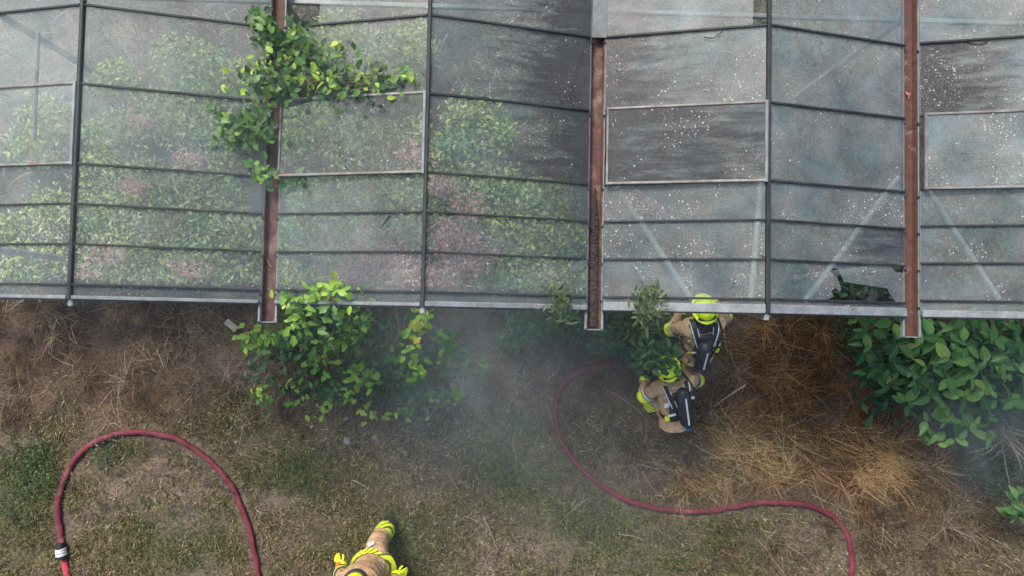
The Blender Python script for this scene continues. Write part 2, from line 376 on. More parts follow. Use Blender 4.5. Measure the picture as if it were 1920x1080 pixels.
def blades(name, P, az, tilt, L, wid, col, label, curl=.6, seg=3):
    """curved tapering strips; tilt = angle from vertical at the root, curl adds to it along the blade"""
    m = off_hose(P); P, az, tilt, L, wid, col = P[m], az[m], tilt[m], L[m], wid[m], col[m]
    N = len(P); ts = np.linspace(0, 1, seg + 1); pos = P.copy(); rows = []
    azc = az.copy()
    side0 = np.stack([-np.sin(az), np.cos(az), np.zeros(N)], 1)
    bend = rng.normal(0, .5, N)
    for i, t in enumerate(ts):
        w = (wid * (1 - t * .85))[:, None]
        tl = np.clip(tilt + curl * t, 0, 1.75)
        azc = az + bend * t
        side = np.stack([-np.sin(azc), np.cos(azc), np.zeros(N)], 1)
        rows.append(pos - side * w * .5); rows.append(pos + side * w * .5)
        d = np.stack([np.sin(tl) * np.cos(azc), np.sin(tl) * np.sin(azc), np.cos(tl)], 1)
        pos = pos + d * (L / seg)[:, None]
        g = gz(pos[:, 0], pos[:, 1]) + .006
        pos[:, 2] = np.maximum(pos[:, 2], g)
    V = np.stack(rows, 1).reshape(-1, 3); nv = 2 * (seg + 1)
    b = np.arange(N)[:, None] * nv
    F = np.concatenate([b + np.array([[2 * i, 2 * i + 1, 2 * i + 3, 2 * i + 2]]) for i in range(seg)], 0)
    return tinted(name, V, F, np.repeat(col, nv, 0), M['blade'], label)
def scatter(n, weight, x0=-40, x1=1960, y0=560, y1=1120):
    px = rng.uniform(x0, x1, n); py = rng.uniform(y0, y1, n)
    d = np.stack([(px - 960) / FPX, (540 - py) / FPX, -np.ones(n)], 1) @ RM.T
    t = -CP[2] / d[:, 2]; P = CP + d * t[:, None]
    jx = px + (fbm(P[:, 0] * 1.7, P[:, 1] * 1.7, 21) - .5) * 150; jy = py + (fbm(P[:, 0] * 1.7, P[:, 1] * 1.7, 31) - .5) * 150
    w = weight(jx, jy) * np.clip((fbm(P[:, 0] * 2.6, P[:, 1] * 2.6, 77, 5) - .3) * 3.2, .05, 1.4)
    k = rng.random(n) < w
    P = P[k]; P[:, 2] = gz(P[:, 0], P[:, 1]); return P, px[k], py[k], jx[k], jy[k]
def pick(cols, n, jit=.25):
    c = np.array(cols)[rng.integers(0, len(cols), n)]
    return np.clip(c * (1 + rng.normal(0, jit, (n, 1))), .008, .7)

P, px, py, jx, jy = scatter(420000, lambda x, y: np.clip((y - 740) / 80, 0, 1) * np.clip(1 - (x - 1300) / 250 * (y < 990), .15, 1) * .5 + gauss(x, y, GREEN) * .45 - gauss(x, y, BARE) * .3)
n = len(P); gr = np.clip(gauss(jx, jy, GREEN) * .9 * .6 + .42, 0, .95); isg = rng.random(n) < gr
col = np.where(isg[:, None], pick([(.07, .1, .04), (.1, .13, .05), (.04, .06, .03), (.16, .18, .075), (.25, .26, .12)], n, .4), pick([(.24, .19, .11), (.33, .28, .17), (.11, .085, .055), (.19, .15, .09), (.06, .05, .036), (.46, .41, .28)], n, .4))
col = col * np.array([.88, .78, .68])
blades('grass', P, rng.uniform(0, 2 * PI, n), rng.uniform(.5, 1.4, n), rng.uniform(.03, .1, n), rng.uniform(.006, .012, n), col, 'short worn grass, half green and half dried, in front of the greenhouse', .5, 2)

def tufts(nt, weight, per, spread, box=(-40, 1960, 560, 1120)):
    """roots of stalks gathered in tufts that each lean their own way"""
    T, tx, ty, ja, jb = scatter(nt, weight, *box)
    k = rng.integers(per[0], per[1], len(T)); own = np.repeat(np.arange(len(T)), k); n = len(own)
    r = spread * rng.random(len(T))[own] ** .6
    P = T[own] + np.stack([rng.normal(0, 1, n) * r, rng.normal(0, 1, n) * r, np.zeros(n)], 1)
    P[:, 2] = gz(P[:, 0], P[:, 1])
    return P, own, ja[own], jb[own], len(T)
P, own, jx, jy, nt = tufts(3600, lambda x, y: (np.clip((815 - y) / 80, 0, 1) * np.clip((1010 - x) / 300, .0, 1) * .5 - gauss(x, y, [(200, 600, 260, 40, .45), (180, 690, 80, 30, .35), (60, 790, 70, 35, .3), (420, 700, 60, 30, .2)]) + gauss(x, y, [(1050, 720, 160, 80, .5), (1200, 850, 130, 50, .6), (1800, 1020, 160, 60, .5), (1560, 1000, 160, 40, .5), (1420, 690, 90, 100, .7), (1560, 720, 110, 90, .7), (1500, 620, 90, 50, .6)]) - gauss(x, y, [(690, 700, 100, 60, .3)])), (25, 70), .11)
n = len(P)
tone = rng.random(nt)[own][:, None]
col = np.where(tone < .45, pick([(.12, .075, .045), (.08, .052, .036), (.05, .038, .03), (.17, .11, .066), (.035, .03, .027)], n, .3), pick([(.22, .165, .11), (.14, .1, .072), (.28, .215, .14), (.18, .13, .09), (.34, .3, .24), (.09, .065, .05)], n, .3))
eave_shade = np.clip((650 - jy) / 40, 0, 1)[:, None] * (jx < 500)[:, None]; col = col * (1 - .4 * eave_shade)  # stalks near the left eaves darkened: eave shade painted into their colour
redden = np.clip((jx - 1350) / 60, 0, 1)[:, None] * np.clip((860 - jy) / 60, 0, 1)[:, None]
col = col * (1 - redden) + col * np.array([.95, .66, .42]) * redden
az = rng.uniform(0, 2 * PI, nt)[own] + rng.normal(0, 1.5, n)
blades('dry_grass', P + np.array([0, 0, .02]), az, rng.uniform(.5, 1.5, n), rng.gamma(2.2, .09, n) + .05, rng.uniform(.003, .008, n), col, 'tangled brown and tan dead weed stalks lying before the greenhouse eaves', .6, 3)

P, own, jx, jy, nt = tufts(4200, lambda x, y: gauss(x, y, [(1450, 885, 130, 42, .95), (1580, 905, 140, 40, .85), (1670, 850, 100, 45, .6), (1500, 840, 150, 50, .4), (1390, 830, 80, 50, .5), (1540, 800, 130, 50, .4), (1740, 920, 60, 30, .3), (1440, 720, 90, 90, .22)]) * np.clip((1.35 - (x - 1560) / 300), 0, 1), (25, 60), .1)
n = len(P)
bright = np.clip(gauss(jx, jy, [(1520, 890, 200, 45, 1.0), (1660, 860, 90, 40, .7), (1400, 850, 90, 50, .6)]), 0, 1); isb = rng.random(n) < bright * .85
col = np.where(isb[:, None], pick([(.5, .31, .12), (.58, .4, .18), (.4, .23, .085), (.2, .115, .05), (.6, .47, .27)], n, .25), pick([(.14, .072, .034), (.08, .043, .024), (.2, .11, .05), (.045, .03, .02), (.3, .19, .09)], n, .35))
az = (rng.normal(-.3, .45, nt) + PI * (rng.random(nt) < .3))[own] + rng.normal(0, .35, n)
az = np.where((rng.random(nt) < .3)[own], rng.uniform(0, 2 * PI, nt)[own] + rng.normal(0, .5, n), az)
P[:, 2] += rng.uniform(0, .12, n) * np.clip(bright + .3, 0, 1)
m = off_hose(P, .24, .1); P, az, isb, col = P[m], az[m], isb[m], col[m]; n = len(P)
blades('straw', P, az, rng.uniform(1.1, 1.65, n), np.minimum(rng.gamma(2.6, .1, n) + .06, .62), rng.uniform(.003, .0055, n), col, 'flattened orange tan straw beside the firefighters and the right hose', .35, 4)

def leafmass(name, centres, size, cols, label=None, up=.5, aspect=.45, fold=.25, ymin=None, parent=None, mat='leafmass'):
    """many small pointed leaves spread through a few volumes: (x, y, z, rx, ry, rz, n)"""
    Ps = []
    for (x, y, z, rx, ry, rz, n) in centres:
        u = rng.normal(0, 1, (n, 3)); u /= np.linalg.norm(u, axis=1)[:, None]; r = rng.random((n, 1)) ** .45
        nz = fbm(u[:, 0] * 2 + x * 3, u[:, 1] * 2 + y * 3, 5, 3)[:, None]
        Ps.append(np.array([x, y, z]) + u * r * np.array([rx, ry, rz]) * (.55 + .9 * nz))
    P = np.concatenate(Ps)
    if ymin is not None: P = P[P[:, 1] > ymin]
    P[:, 2] = np.maximum(P[:, 2], .02); n = len(P)
    # cluster: pull leaves towards sprig centres
    k = max(4, n // 9); cidx = rng.integers(0, n, k); own = rng.integers(0, k, n)
    near = P[cidx[own]]; d = np.linalg.norm(P - near, axis=1); m = d < size * 9
    P[m] = near[m] + rng.normal(0, size * .8, (m.sum(), 3))
    az = rng.uniform(0, 2 * PI, n); el = rng.normal(.1, .4, n)
    d = np.stack([np.cos(az) * np.cos(el), np.sin(az) * np.cos(el), np.sin(el)], 1)
    s = np.stack([-np.sin(az), np.cos(az), rng.normal(0, up, n)], 1); s /= np.linalg.norm(s, axis=1)[:, None]
    nrm = np.cross(d, s); L = (size * rng.choice([.45, .6, .8, 1., 1.2], n) * rng.uniform(.8, 1.15, n))[:, None]; w = L * aspect * .5
    V = np.stack([P, P + d * L * .45 + s * w + nrm * w * fold, P + d * L, P + d * L * .45 - s * w + nrm * w * fold], 1).reshape(-1, 3)
    b = np.arange(n)[:, None] * 4
    F = np.concatenate([b + np.array([[0, 1, 2]]), b + np.array([[0, 2, 3]])], 0)
    base = pick(cols, k, .25)[own]; c = np.clip(base * .75 + pick(cols, n, .3) * .25, .005, .7)
    return tinted(name, V, F, np.repeat(c, 4, 0), M[mat], label, parent)
def vols(L, z, r, rz, n):
    """photo places -> volumes; L: (px, py, radius px, amount)"""
    out = []
    for x, y, rp, am in L:
        p = at(x, y, z); s = (CAMP[2] - z) / FPX
        out.append((p.x, p.y, z, rp * s, rp * s * r, rz, int(n * am)))
    return out

# ---- weeds under the glass
G1 = [(.24, .33, .07), (.38, .45, .1), (.06, .12, .05), (.5, .52, .16), (.03, .07, .035), (.22, .32, .13), (.13, .22, .08), (.44, .44, .3)]
leafmass('undergrowth', vols([(230, 250, 70, 1.2), (330, 215, 80, 1), (420, 250, 80, 1.2), (230, 330, 90, 1.4), (370, 380, 110, 2.2), (250, 430, 90, 1.6), (430, 440, 80, 1.6), (220, 510, 80, 1.4), (350, 510, 100, 2),
    (440, 520, 60, 1), (340, 110, 60, .6), (400, 140, 70, .8), (90, 220, 60, .7), (60, 280, 60, .7), (100, 400, 70, 1), (80, 490, 80, 1.1), (20, 430, 50, .7), (220, 150, 50, .5), (20, 540, 60, .6)], .45, .8, .35, 1350), .078, G1, ymin=-2.45, label=
    'pale green weeds crowding under the glass left of the first red gutter')
leafmass('undergrowth', vols([(580, 240, 70, 1.1), (680, 270, 90, 1.4), (760, 250, 60, 1), (700, 350, 90, 1.2), (590, 370, 60, 1.1), (770, 380, 60, 1.2), (600, 490, 60, 1), (560, 440, 45, .9), (650, 430, 60, 1), (690, 400, 50, .9), (560, 530, 40, .7), (770, 440, 40, .7), (550, 280, 40, .7), (650, 545, 60, .7), (690, 100, 80, .7), (760, 90, 60, .8), (640, 60, 60, .5),
    (850, 280, 50, 1.0), (880, 220, 60, .7), (930, 260, 50, .5), (860, 350, 60, 1), (930, 360, 80, 1.4), (1020, 380, 70, 1.2), (860, 410, 50, .7), (960, 440, 80, 1.7), (1040, 450, 60, 1.2), (900, 520, 70, 1.4), (990, 530, 80, 1.7), (1060, 530, 50, 1)], .5, .8, .4, 1350), .078, G1, ymin=-2.45, label=
    'light green weeds under the glass between the first and second red gutters')
leafmass('undergrowth', vols([(1200, 130, 90, .3), (1160, 260, 80, .35), (1500, 60, 90, .3), (1640, 130, 80, .4), (1520, 230, 70, .3), (1620, 290, 80, .4), (1560, 440, 80, .5), (1780, 440, 90, .9), (1860, 470, 80, .9), (1780, 540, 90, .9), (1880, 380, 70, .6),
    (1500, 540, 70, .5), (1260, 460, 90, .3), (1380, 520, 60, .3), (1620, 552, 55, .8)], .4, .8, .3, 420), .1, [(.05, .1, .06), (.09, .15, .08), (.035, .07, .045)], ymin=-2.45, label='dark green weeds under the sooty glass right of the second red gutter')
leafmass('undergrowth', vols([(700, 480, 80, 1.9), (750, 520, 60, 1.6), (850, 450, 45, 1.8), (880, 480, 50, 1.2), (830, 520, 45, 1.3), (660, 530, 45, 1), (830, 350, 28, .7), (270, 230, 30, .35), (195, 480, 35, .3), (360, 300, 30, .3), (350, 510, 40, .3), (150, 520, 35, .3), (780, 290, 40, .3), (880, 390, 35, .6), (250, 350, 25, .4)], 1.1, .8, .3, 620), .062,
    [(.6, .29, .24), (.5, .2, .18), (.62, .38, .3), (.28, .13, .12), (.4, .27, .25)], ymin=-2.45, label='withered reddish pink bushes under the glass beside the second ridge')
P, px, py, jx, jy = scatter(26000, lambda x, y: .3 * np.clip((1150 - x) / 80, .15, 1) + gauss(x, y, [(250, 80, 200, 90, .6), (60, 120, 100, 90, .6), (600, 400, 60, 80, .5), (620, 500, 60, 50, .5)]), -60, 1980, -60, 575)
n = len(P); col = pick([(.32, .27, .22), (.22, .17, .14), (.14, .1, .09), (.4, .35, .28), (.1, .075, .06)], n, .25)
blades('dead_weeds', P + np.array([0, 0, .05]), rng.uniform(0, 2 * PI, n), rng.uniform(.3, 1.5, n), rng.gamma(3, .07, n) + .06, rng.uniform(.005, .01, n), col, 'pale dry dead stalks covering the floor under the greenhouse glass', .5, 3)

# ------------------------------------------------------------------ the greenhouse
SP, RISE = 3.2, .413
GX = [-3.2, .027, 3.224, 6.4, 9.6]                      # gutters
RX = [-1.63, 1.578, 4.783, 7.985]                       # ridges
ROW = .7415
YR = [2.97, 2.2245, 1.483, .7415, 0., -.7415, -1.483, -1.853, -2.224, -2.595]
YE = -2.715
gh = empty('greenhouse', (3.2, 0, 0), label='old glass greenhouse with a dirty zigzag roof and three rusty red gutters in view', cat='greenhouse')
O = Vector((3.2, 0, 0))
def part(mb, name, mat, parent=gh, smooth=False, **k):
    mb.V = [v - O for v in mb.V]
    return tag(mb.build(name, mat, parent, smooth), **k)
SL = []
for i in range(4): SL += [(GX[i], RX[i]), (RX[i], GX[i + 1])]
def zroof(x, lift=0):
    for a, b in SL:
        if a <= x <= b:
            za, zb = (GZ, GZ + RISE) if a in GX else (GZ + RISE, GZ)
            return za + (zb - za) * (x - a) / (b - a) + lift
    return GZ + lift
# soot, spots, dust, side  per slope (0..7) and row (4 = top row in view, then a b c d e f)
PROP = {}
DEF = {0: (.0, .4, .46, .5), 1: (.0, .3, .40, .5), 2: (.0, .45, .40, .5), 3: (.25, .5, .36, 1), 4: (.3, .55, .40, 0), 5: (.12, .25, .40, 1), 6: (.25, .8, .46, 0), 7: (.2, .4, .4, .5)}
for s in range(8):
    for r in range(9): PROP[s, r] = DEF[s]
PROP.update({(0, 6): (.0, .45, .34, .5), (0, 7): (0, 1.7, .36, .5), (0, 8): (0, 2.0, .42, .5), (0, 4): (.0, .05, .52, .5), (0, 5): (0, .06, .48, .5), (1, 4): (0, .04, .45, .5), (1, 3): (0, .04, .47, .5),
    (2, 5): (.05, .5, .30, 0), (2, 6): (0, .15, .42, .5), (2, 7): (0, .12, .44, .5), (2, 8): (0, .4, .38, .5),
    (3, 3): (.72, .3, .46, 1), (3, 4): (.85, .3, .38, 1), (3, 5): (.6, .25, .34, 1), (3, 6): (.3, .15, .3, 1), (3, 7): (.1, .3, .3, 1), (3, 8): (0, .35, .33, .5),
    (4, 3): (.35, .5, .52, 0), (4, 4): (.68, .7, .46, .1), (4, 5): (1.2, .8, .36, .42), (4, 6): (.1, 1.5, .36, .5), (4, 7): (.05, 2.0, .38, .5), (4, 8): (.05, 2.6, .42, .5),
    (5, 3): (0, .15, .42, .5), (5, 4): (0, .15, .44, .5), (5, 5): (.1, .15, .4, .5), (5, 6): (.05, 1.1, .42, .3), (5, 7): (.6, .6, .36, .8), (5, 8): (.05, 1.3, .38, .2),
    (6, 3): (.1, .9, .5, 0), (6, 4): (.75, 1.2, .48, 0), (6, 5): (.15, 1.3, .52, .5), (6, 6): (.2, .4, .42, .5), (6, 7): (.1, .7, .36, .5), (6, 8): (.15, .5, .38, .2)})
def pane_obj(poly, slope, row, parent, lift=.012, th=.006, name='pane', color=None):
    """poly: (x, y) outline in plan, counter-clockwise; lies on the slope"""
    cx = sum(p[0] for p in poly) / len(poly); cy = sum(p[1] for p in poly) / len(poly)
    f = lift if callable(lift) else (lambda x, y: zroof(x) + lift)
    c = Vector((cx, cy, f(cx, cy)))
    top = [Vector((x, y, f(x, y))) - c for x, y in poly]; bot = [v - Vector((0, 0, th)) for v in top]
    n = len(poly)
    me = mesh(name, top + bot, [tuple(range(n)), tuple(range(2 * n - 1, n - 1, -1))] + [(i, n + i, n + (i + 1) % n, (i + 1) % n) for i in range(n)])
    for m in (M['glass'], M['glass_back'], M['glass_edge']): me.materials.append(m)
    me.polygons.foreach_set('material_index', [0, 1] + [2] * n)
    o = link(name, me, parent); o.location = c - O
    q = color or PROP.get((slope, row), (.1, .2, .4, .5)); o.color = (q[0], q[1], q[2] * (1.15 if slope > 3 else .85), q[3])
    return o
GE, RE = .082, .022
bars = MB()
YS = YR + [YE]
for s, (a, b) in enumerate(SL):
    left_g = a in GX
    x0 = a + (GE if left_g else RE); x1 = b - (RE if left_g else GE)
    sh = .03 if s == 6 else 0.
    for r in range(len(YS) - 1):
        yt, yb = YS[r] + sh * (r > 0), YS[r + 1] + (sh if r < len(YS) - 2 else 0)
        gap = .004
        poly = [(x0, yb + gap), (x1, yb + gap), (x1, yt - gap), (x0, yt - gap)]
        if r == 5 and left_g: continue                   # roof vents stand here
        z0 = GZ + .25
        if s == 2 and r == 3:                            # part of the pane beside the gutter is gone
            xa = at(594, 20, z0).x; xb = at(588, 45, z0).x
            poly = [(xb, yb + gap), (x1, yb + gap), (x1, yt - gap), (xa + .03, yt - gap), (xa, yb + .2)]
        if s == 4 and r == 3:
            xa = at(1411, 20, GZ + .38).x
            poly[1] = (xa, yb + gap); poly[2] = (xa + .01, yt - gap)
        if s == 5 and r == 8:                            # the jagged hole
            hole = [(1548, 567), (1562, 556), (1559, 545), (1566, 539), (1574, 547), (1577, 541), (1569, 520), (1555, 508), (1560, 502), (1572, 505), (1583, 528), (1604, 532), (1636, 536), (1664, 541), (1672, 556), (1680, 567)]
            hp = [at(x, y, GZ + .02 + RISE * (1707 - x) / 270) for x, y in hole]
            hp = [(p.x, max(p.y, yb + gap + .003)) for p in hp]; hp[0] = (hp[0][0], yb + gap); hp[-1] = (hp[-1][0], yb + gap)
            nt = [at(x, y, GZ + .03) for x, y in [(1690, 512), (1676, 510), (1666, 501)]]
            poly = [(x0, yb + gap)] + hp + [(x1, yb + gap), (x1, nt[0].y), (nt[1].x, nt[1].y), (nt[2].x, yt - gap - .004), (nt[2].x - .01, yt - gap), (x0, yt - gap)]
        pane_obj(poly, s, r, gh)
    for r, y in enumerate(YR):
        yy = y + sh * (r > 0)
        e = .012 if left_g else -.0
        part(MB().beam((x0 - .006, yy, zroof(x0) + .026), (x1 + .0, yy, zroof(x1) + .026), .023 if r < 7 else .02, .026), 'glazing_bar', M['bar'])
# ridge bars
for i, x in enumerate(RX):
    z = GZ + RISE
    part(MB().beam((x, 3.0, z + .02), (x, YE - .01, z + .02), .036, .05), 'ridge_bar', M['bar'])
    part(MB().beam((x, YE - .012, z - .02), (x, YE - .075, z - .02), .05, .07), 'ridge_end_bracket', M['alu'])
# roof vents: pale frame, one pane, hinged at the ridge and a little open
for s, (a, b) in enumerate(SL):
    if a not in GX: continue
    v = empty('roof_vent', (0, 0, 0)); v.parent = gh
    x0, x1 = a + GE + .02, b - RE - .01; y0, y1 = YR[6], YR[5]
    sh = .03 if s == 6 else 0; y0 += sh; y1 += sh
    def zf(x, y=0, x0=x0, x1=x1): return zroof(x) + .05 + .03 * (x1 - x) / (x1 - x0)
    part(MB().beam((x0, y1, zf(x0)), (x1, y1, zf(x1)), .024, .03), 'frame_bar', M['vent'], v)
    part(MB().beam((x0, y0, zf(x0)), (x1, y0, zf(x1)), .026, .03), 'frame_bar', M['vent'], v)
    part(MB().beam((x1 + .006, y0 - .017, zf(x1)), (x1 + .006, y1 + .015, zf(x1)), .028, .032), 'frame_bar', M['alu'], v)
    part(MB().beam((x0 - .01, y0 - .014, zf(x0)), (x0 - .01, y1 + .014, zf(x0)), .02, .03), 'frame_bar', M['vent'], v)
    pane_obj([(x0 + .002, y0 + .017), (x1 - .012, y0 + .017), (x1 - .012, y1 - .015), (x0 + .002, y1 - .015)], s, 5, v, lift=lambda x, y: zf(x) + .004)
# gutters: a red trough with pale flanges
for i, x in enumerate(GX):
    ye = {1: -2.905, 2: -2.915, 3: -2.925}.get(i, -2.91); y1 = 3.05
    w, d = .062, .05
    g = empty('gutter', (0, 0, 0)); g.parent = gh
    pr = [(-w - .008, .012), (-w, .012), (-w + .012, -d), (w - .012, -d), (w, .012), (w + .008, .012), (w + .008, .004), (w - .006, -d - .012), (-w + .006, -d - .012), (-w - .008, .004)]
    V = []; F = []
    ylist = [y1, 1.2, .0, -1.2, -2.0, ye]
    for y in ylist: V += [Vector((x + p, y, GZ + q)) for p, q in pr]
    n = len(pr)
    for k in range(len(ylist) - 1): F += [(k * n + j, k * n + (j + 1) % n, (k + 1) * n + (j + 1) % n, (k + 1) * n + j) for j in range(n)]
    F += [tuple(range(n)), tuple(range(len(ylist) * n - 1, (len(ylist) - 1) * n - 1, -1))]
    part(MB().add(V, F), 'trough', M['gutter2' if i == 3 else 'gutter'], g)
    for sgn in (-1, 1):
        part(MB().beam((x + sgn * (w + .014), y1, GZ + .012), (x + sgn * (w + .014), YE - .004, GZ + .012), .012, .012), 'flange', M['alu'], g)
        part(MB().beam((x + sgn * (w + .02), YE - .006, GZ + .0), (x + sgn * (w + .02), ye, GZ + .0), .022, .05), 'end_cheek', M['alu'], g)
    part(MB().beam((x - w - .03, ye - .006, GZ - .02), (x + w + .03, ye - .006, GZ - .02), .01, .05), 'end_cap', M['alu'], g)
    # screw clips down both flanges
    cl = MB()
    for r, y in enumerate(YR):
        for sgn in (-1, 1): cl.beam((x + sgn * (w + .004) - .012, y - .045, GZ + .024), (x + sgn * (w + .004) + .012, y - .045, GZ + .024), .02, .012)
    part(cl, 'clips', M['bar'], g, kind='stuff')
    if i == 2:                                           # silt in the second gutter, and a cover sheet farther up
        NX, NY = 7, 90; V = []; ya, yb = at(1117, 352, GZ).y, ye + .02
        for k in range(NY):
            t = k / (NY - 1); y = ya + (yb - ya) * t; hw = (w - .012) * min(1, .12 + t * 3.2)
            for j in range(NX):
                u = j / (NX - 1) * 2 - 1
                V.append((x + u * hw, y, GZ - d + .004 + .028 * (1 - u * u) * min(1, t * 4 + .1) * random.uniform(.6, 1.2)))
        F = [(k * NX + j, k * NX + j + 1, (k + 1) * NX + j + 1, (k + 1) * NX + j) for k in range(NY - 1) for j in range(NX - 1)]
        part(MB().add(V, F), 'silt', M['silt'], g)
        yc = at(1121, 73, GZ).y
        part(MB().beam((x + .01, y1, GZ + .035), (x + .01, yc, GZ + .035), .15, .008), 'cover_sheet', mat_var('grey_sheet', (.15, .165, .165), (.1, .11, .11), 6, .7, 0, .2), g)
# gable rails along the front edge
for s, (a, b) in enumerate(SL):
    left_g = a in GX
    x0 = a + (GE if left_g else RE) ; x1 = b - (RE if left_g else GE)
    wd = {4: .085, 5: .085, 3: .05, 6: .07}.get(s, .034)
    y = YE + wd / 2 - .03 if False else YE - .002 + wd / 2 - .012
    part(MB().beam((x0, y, zroof(x0) + (.034)), (x1, y, zroof(x1) + .034), wd, .03), 'eave_rail', M['alu'])
    part(MB().beam((x0, YE - .02, zroof(x0) + .0), (x1, YE - .02, zroof(x1) + .0), .012, .07), 'eave_lip', M['bar'])
for pts in ([(895, 187), (903, 182), (912, 183), (918, 189)], [(1320, 70), (1338, 71), (1350, 62), (1356, 57)], [(1808, 75), (1822, 82), (1842, 82), (1856, 74)], [(1428, 478), (1433, 483), (1437, 489)], [(1850, 350), (1870, 344), (1890, 350)], [(716, 425), (724, 412), (733, 402)]):
    part(MB().tube(spline([at(x, y, zroof(at(x, y, GZ + .2).x) + .03) for x, y in pts], 5), .005, 5), 'sealing_strip', M['bar'])
# frame inside: posts, tie rails, diagonal braces
for i, x in enumerate(GX):
    for y in (-2.2, .35, 2.9):
        part(MB().beam((x, y, -.1), (x, y, GZ - .066), .07, .07, (0, 1, 0)), 'post', M['steel'])
for i in range(4):
    a, b = GX[i] + .05, GX[i + 1] - .05
    zt = GZ - .12
    part(MB().beam((a, .335, zt), (b, .335, zt), .05, .05), 'tie_rail', M['steel'])
    part(MB().beam((a, 2.88, zt), (b, 2.88, zt), .05, .05), 'tie_rail', M['steel'])
def brace(p, q, za, zb, r=.03):
    part(MB().tube([at(*p, za), at(*q, zb)], r, 8), 'brace', M['steel'])
brace((1158, 350), (1296, 560), GZ - .05, GZ - .5)
brace((1684, 332), (1508, 566), GZ - .02, GZ - .06)
brace((1738, 354), (1872, 560), GZ - .05, GZ - .5)
brace((1428, 330), (1408, 562), GZ + .2, GZ + .02)
brace((72, 60), (64, 262), GZ - .3, GZ - .6, .02)
# bits lying on the roof
p = at(503, 492, GZ - .03)
tag(MB().tube([at(499, 484, GZ - .035), at(503, 491, GZ - .03), at(509, 501, GZ - .037)], [.004, .006, .004], 6).build('twig', M['twig']), 'short pale twig lying in the left red gutter', 'twig')
tag(MB().tube([at(1698, 172, GZ - .036), at(1702, 178, GZ - .03), at(1706, 175, GZ - .034), at(1703, 185, GZ - .036)], [.006, .014, .01, .004], 6).build('fallen_leaf', mat_var('pink_leaf', (.5, .22, .2), (.4, .18, .17), 20, .8)), 'small pinkish dead leaf in the right red gutter', 'leaf')

# ------------------------------------------------------------------ plants with leaves of their own
def leaf_mesh(name, mat, L=1., w=.5, lobes=0, fold=.12, droop=.18, n=5):
    """pointed leaf along +Y, folded at the midrib, with edge lobes if wanted"""
    V = []; F = []
    for i in range(n + 1):
        t = i / n; e = math.sin(PI * t ** .85) ** .8 * w / 2 if 0 < t < 1 else .0
        if lobes: e *= 1 + .38 * math.cos(lobes * 2 * PI * t)
        y = t * L; z = -droop * t * t * L
        V += [(-e, y + (.04 if lobes else 0), z + e * fold * 2), (0, y, z), (e, y + (.04 if lobes else 0), z + e * fold * 2)]
    for i in range(n):
        F += [(3 * i, 3 * i + 1, 3 * i + 4, 3 * i + 3), (3 * i + 1, 3 * i + 2, 3 * i + 5, 3 * i + 4)]
    me = mesh(name, V, F, True); me.materials.append(mat); return me
def frame(p, d, up, s, roll=0.):
    d = Vector(d).normalized(); x = d.cross(Vector(up)); x = x.normalized() if x.length > 1e-3 else Vector((1, 0, 0)); z = x.cross(d)
    m = Matrix((x, d, z)).transposed()
    if roll: m = m @ Matrix.Rotation(roll, 3, 'Y')
    return Matrix.Translation(p) @ m.to_4x4() @ Matrix.Scale(s, 4)
NLEAF = [0]
def shrub(name, label, cat, base, sprigs, kinds, size, group=None, lean=.25, mass=None, stem=.012, nodding=.1, per=7, wood='bark', spread=.08, el0=.55, el1=.8):
    """sprigs: (world tip, kind index, leaf count, spread); each sprig is a rosette of leaves at a branch tip"""
    root = empty(name, base, label=label, cat=cat, group=group)
    st = MB(); base = Vector(base)
    for (tip, k, cnt, spr) in sprigs:
        tip = Vector(tip); mid = base.lerp(tip, .5) + Vector((random.uniform(-.06, .06), random.uniform(-.06, .06), .12 * (tip - base).length))
        c = spline([base, mid, tip], 4)
        st.tube([q - base for q in c], [stem * (1 - .8 * i / (len(c) - 1)) for i in range(len(c))], 5, False)
        a0 = random.uniform(0, 6.28)
        for j in range(cnt):
            a = a0 + j * 2.4 + random.uniform(-.3, .3); t = j / max(1, cnt - 1)
            el = el0 - t * el1 + random.uniform(-.25, .25)
            d = Vector((math.cos(a) * math.cos(el), math.sin(a) * math.cos(el), math.sin(el)))
            p = tip + Vector((random.gauss(0, spr), random.gauss(0, spr), random.gauss(0, spr * .5) - t * spr))
            o = bpy.data.objects.new('leaf', random.choice(kinds[k])); C.objects.link(o); o.parent = root
            o.matrix_basis = frame(p - base, d, (random.gauss(0, .25), random.gauss(0, .25), 1), size * random.uniform(.65, 1.25) * (1 - .25 * (t < .2)), random.gauss(0, .25))
            NLEAF[0] += 1
    st.build('stem', M[wood], root, True)
    if mass:
        for kw in mass:
            o = leafmass(parent=root, **kw)
            o.location = -base
    return root
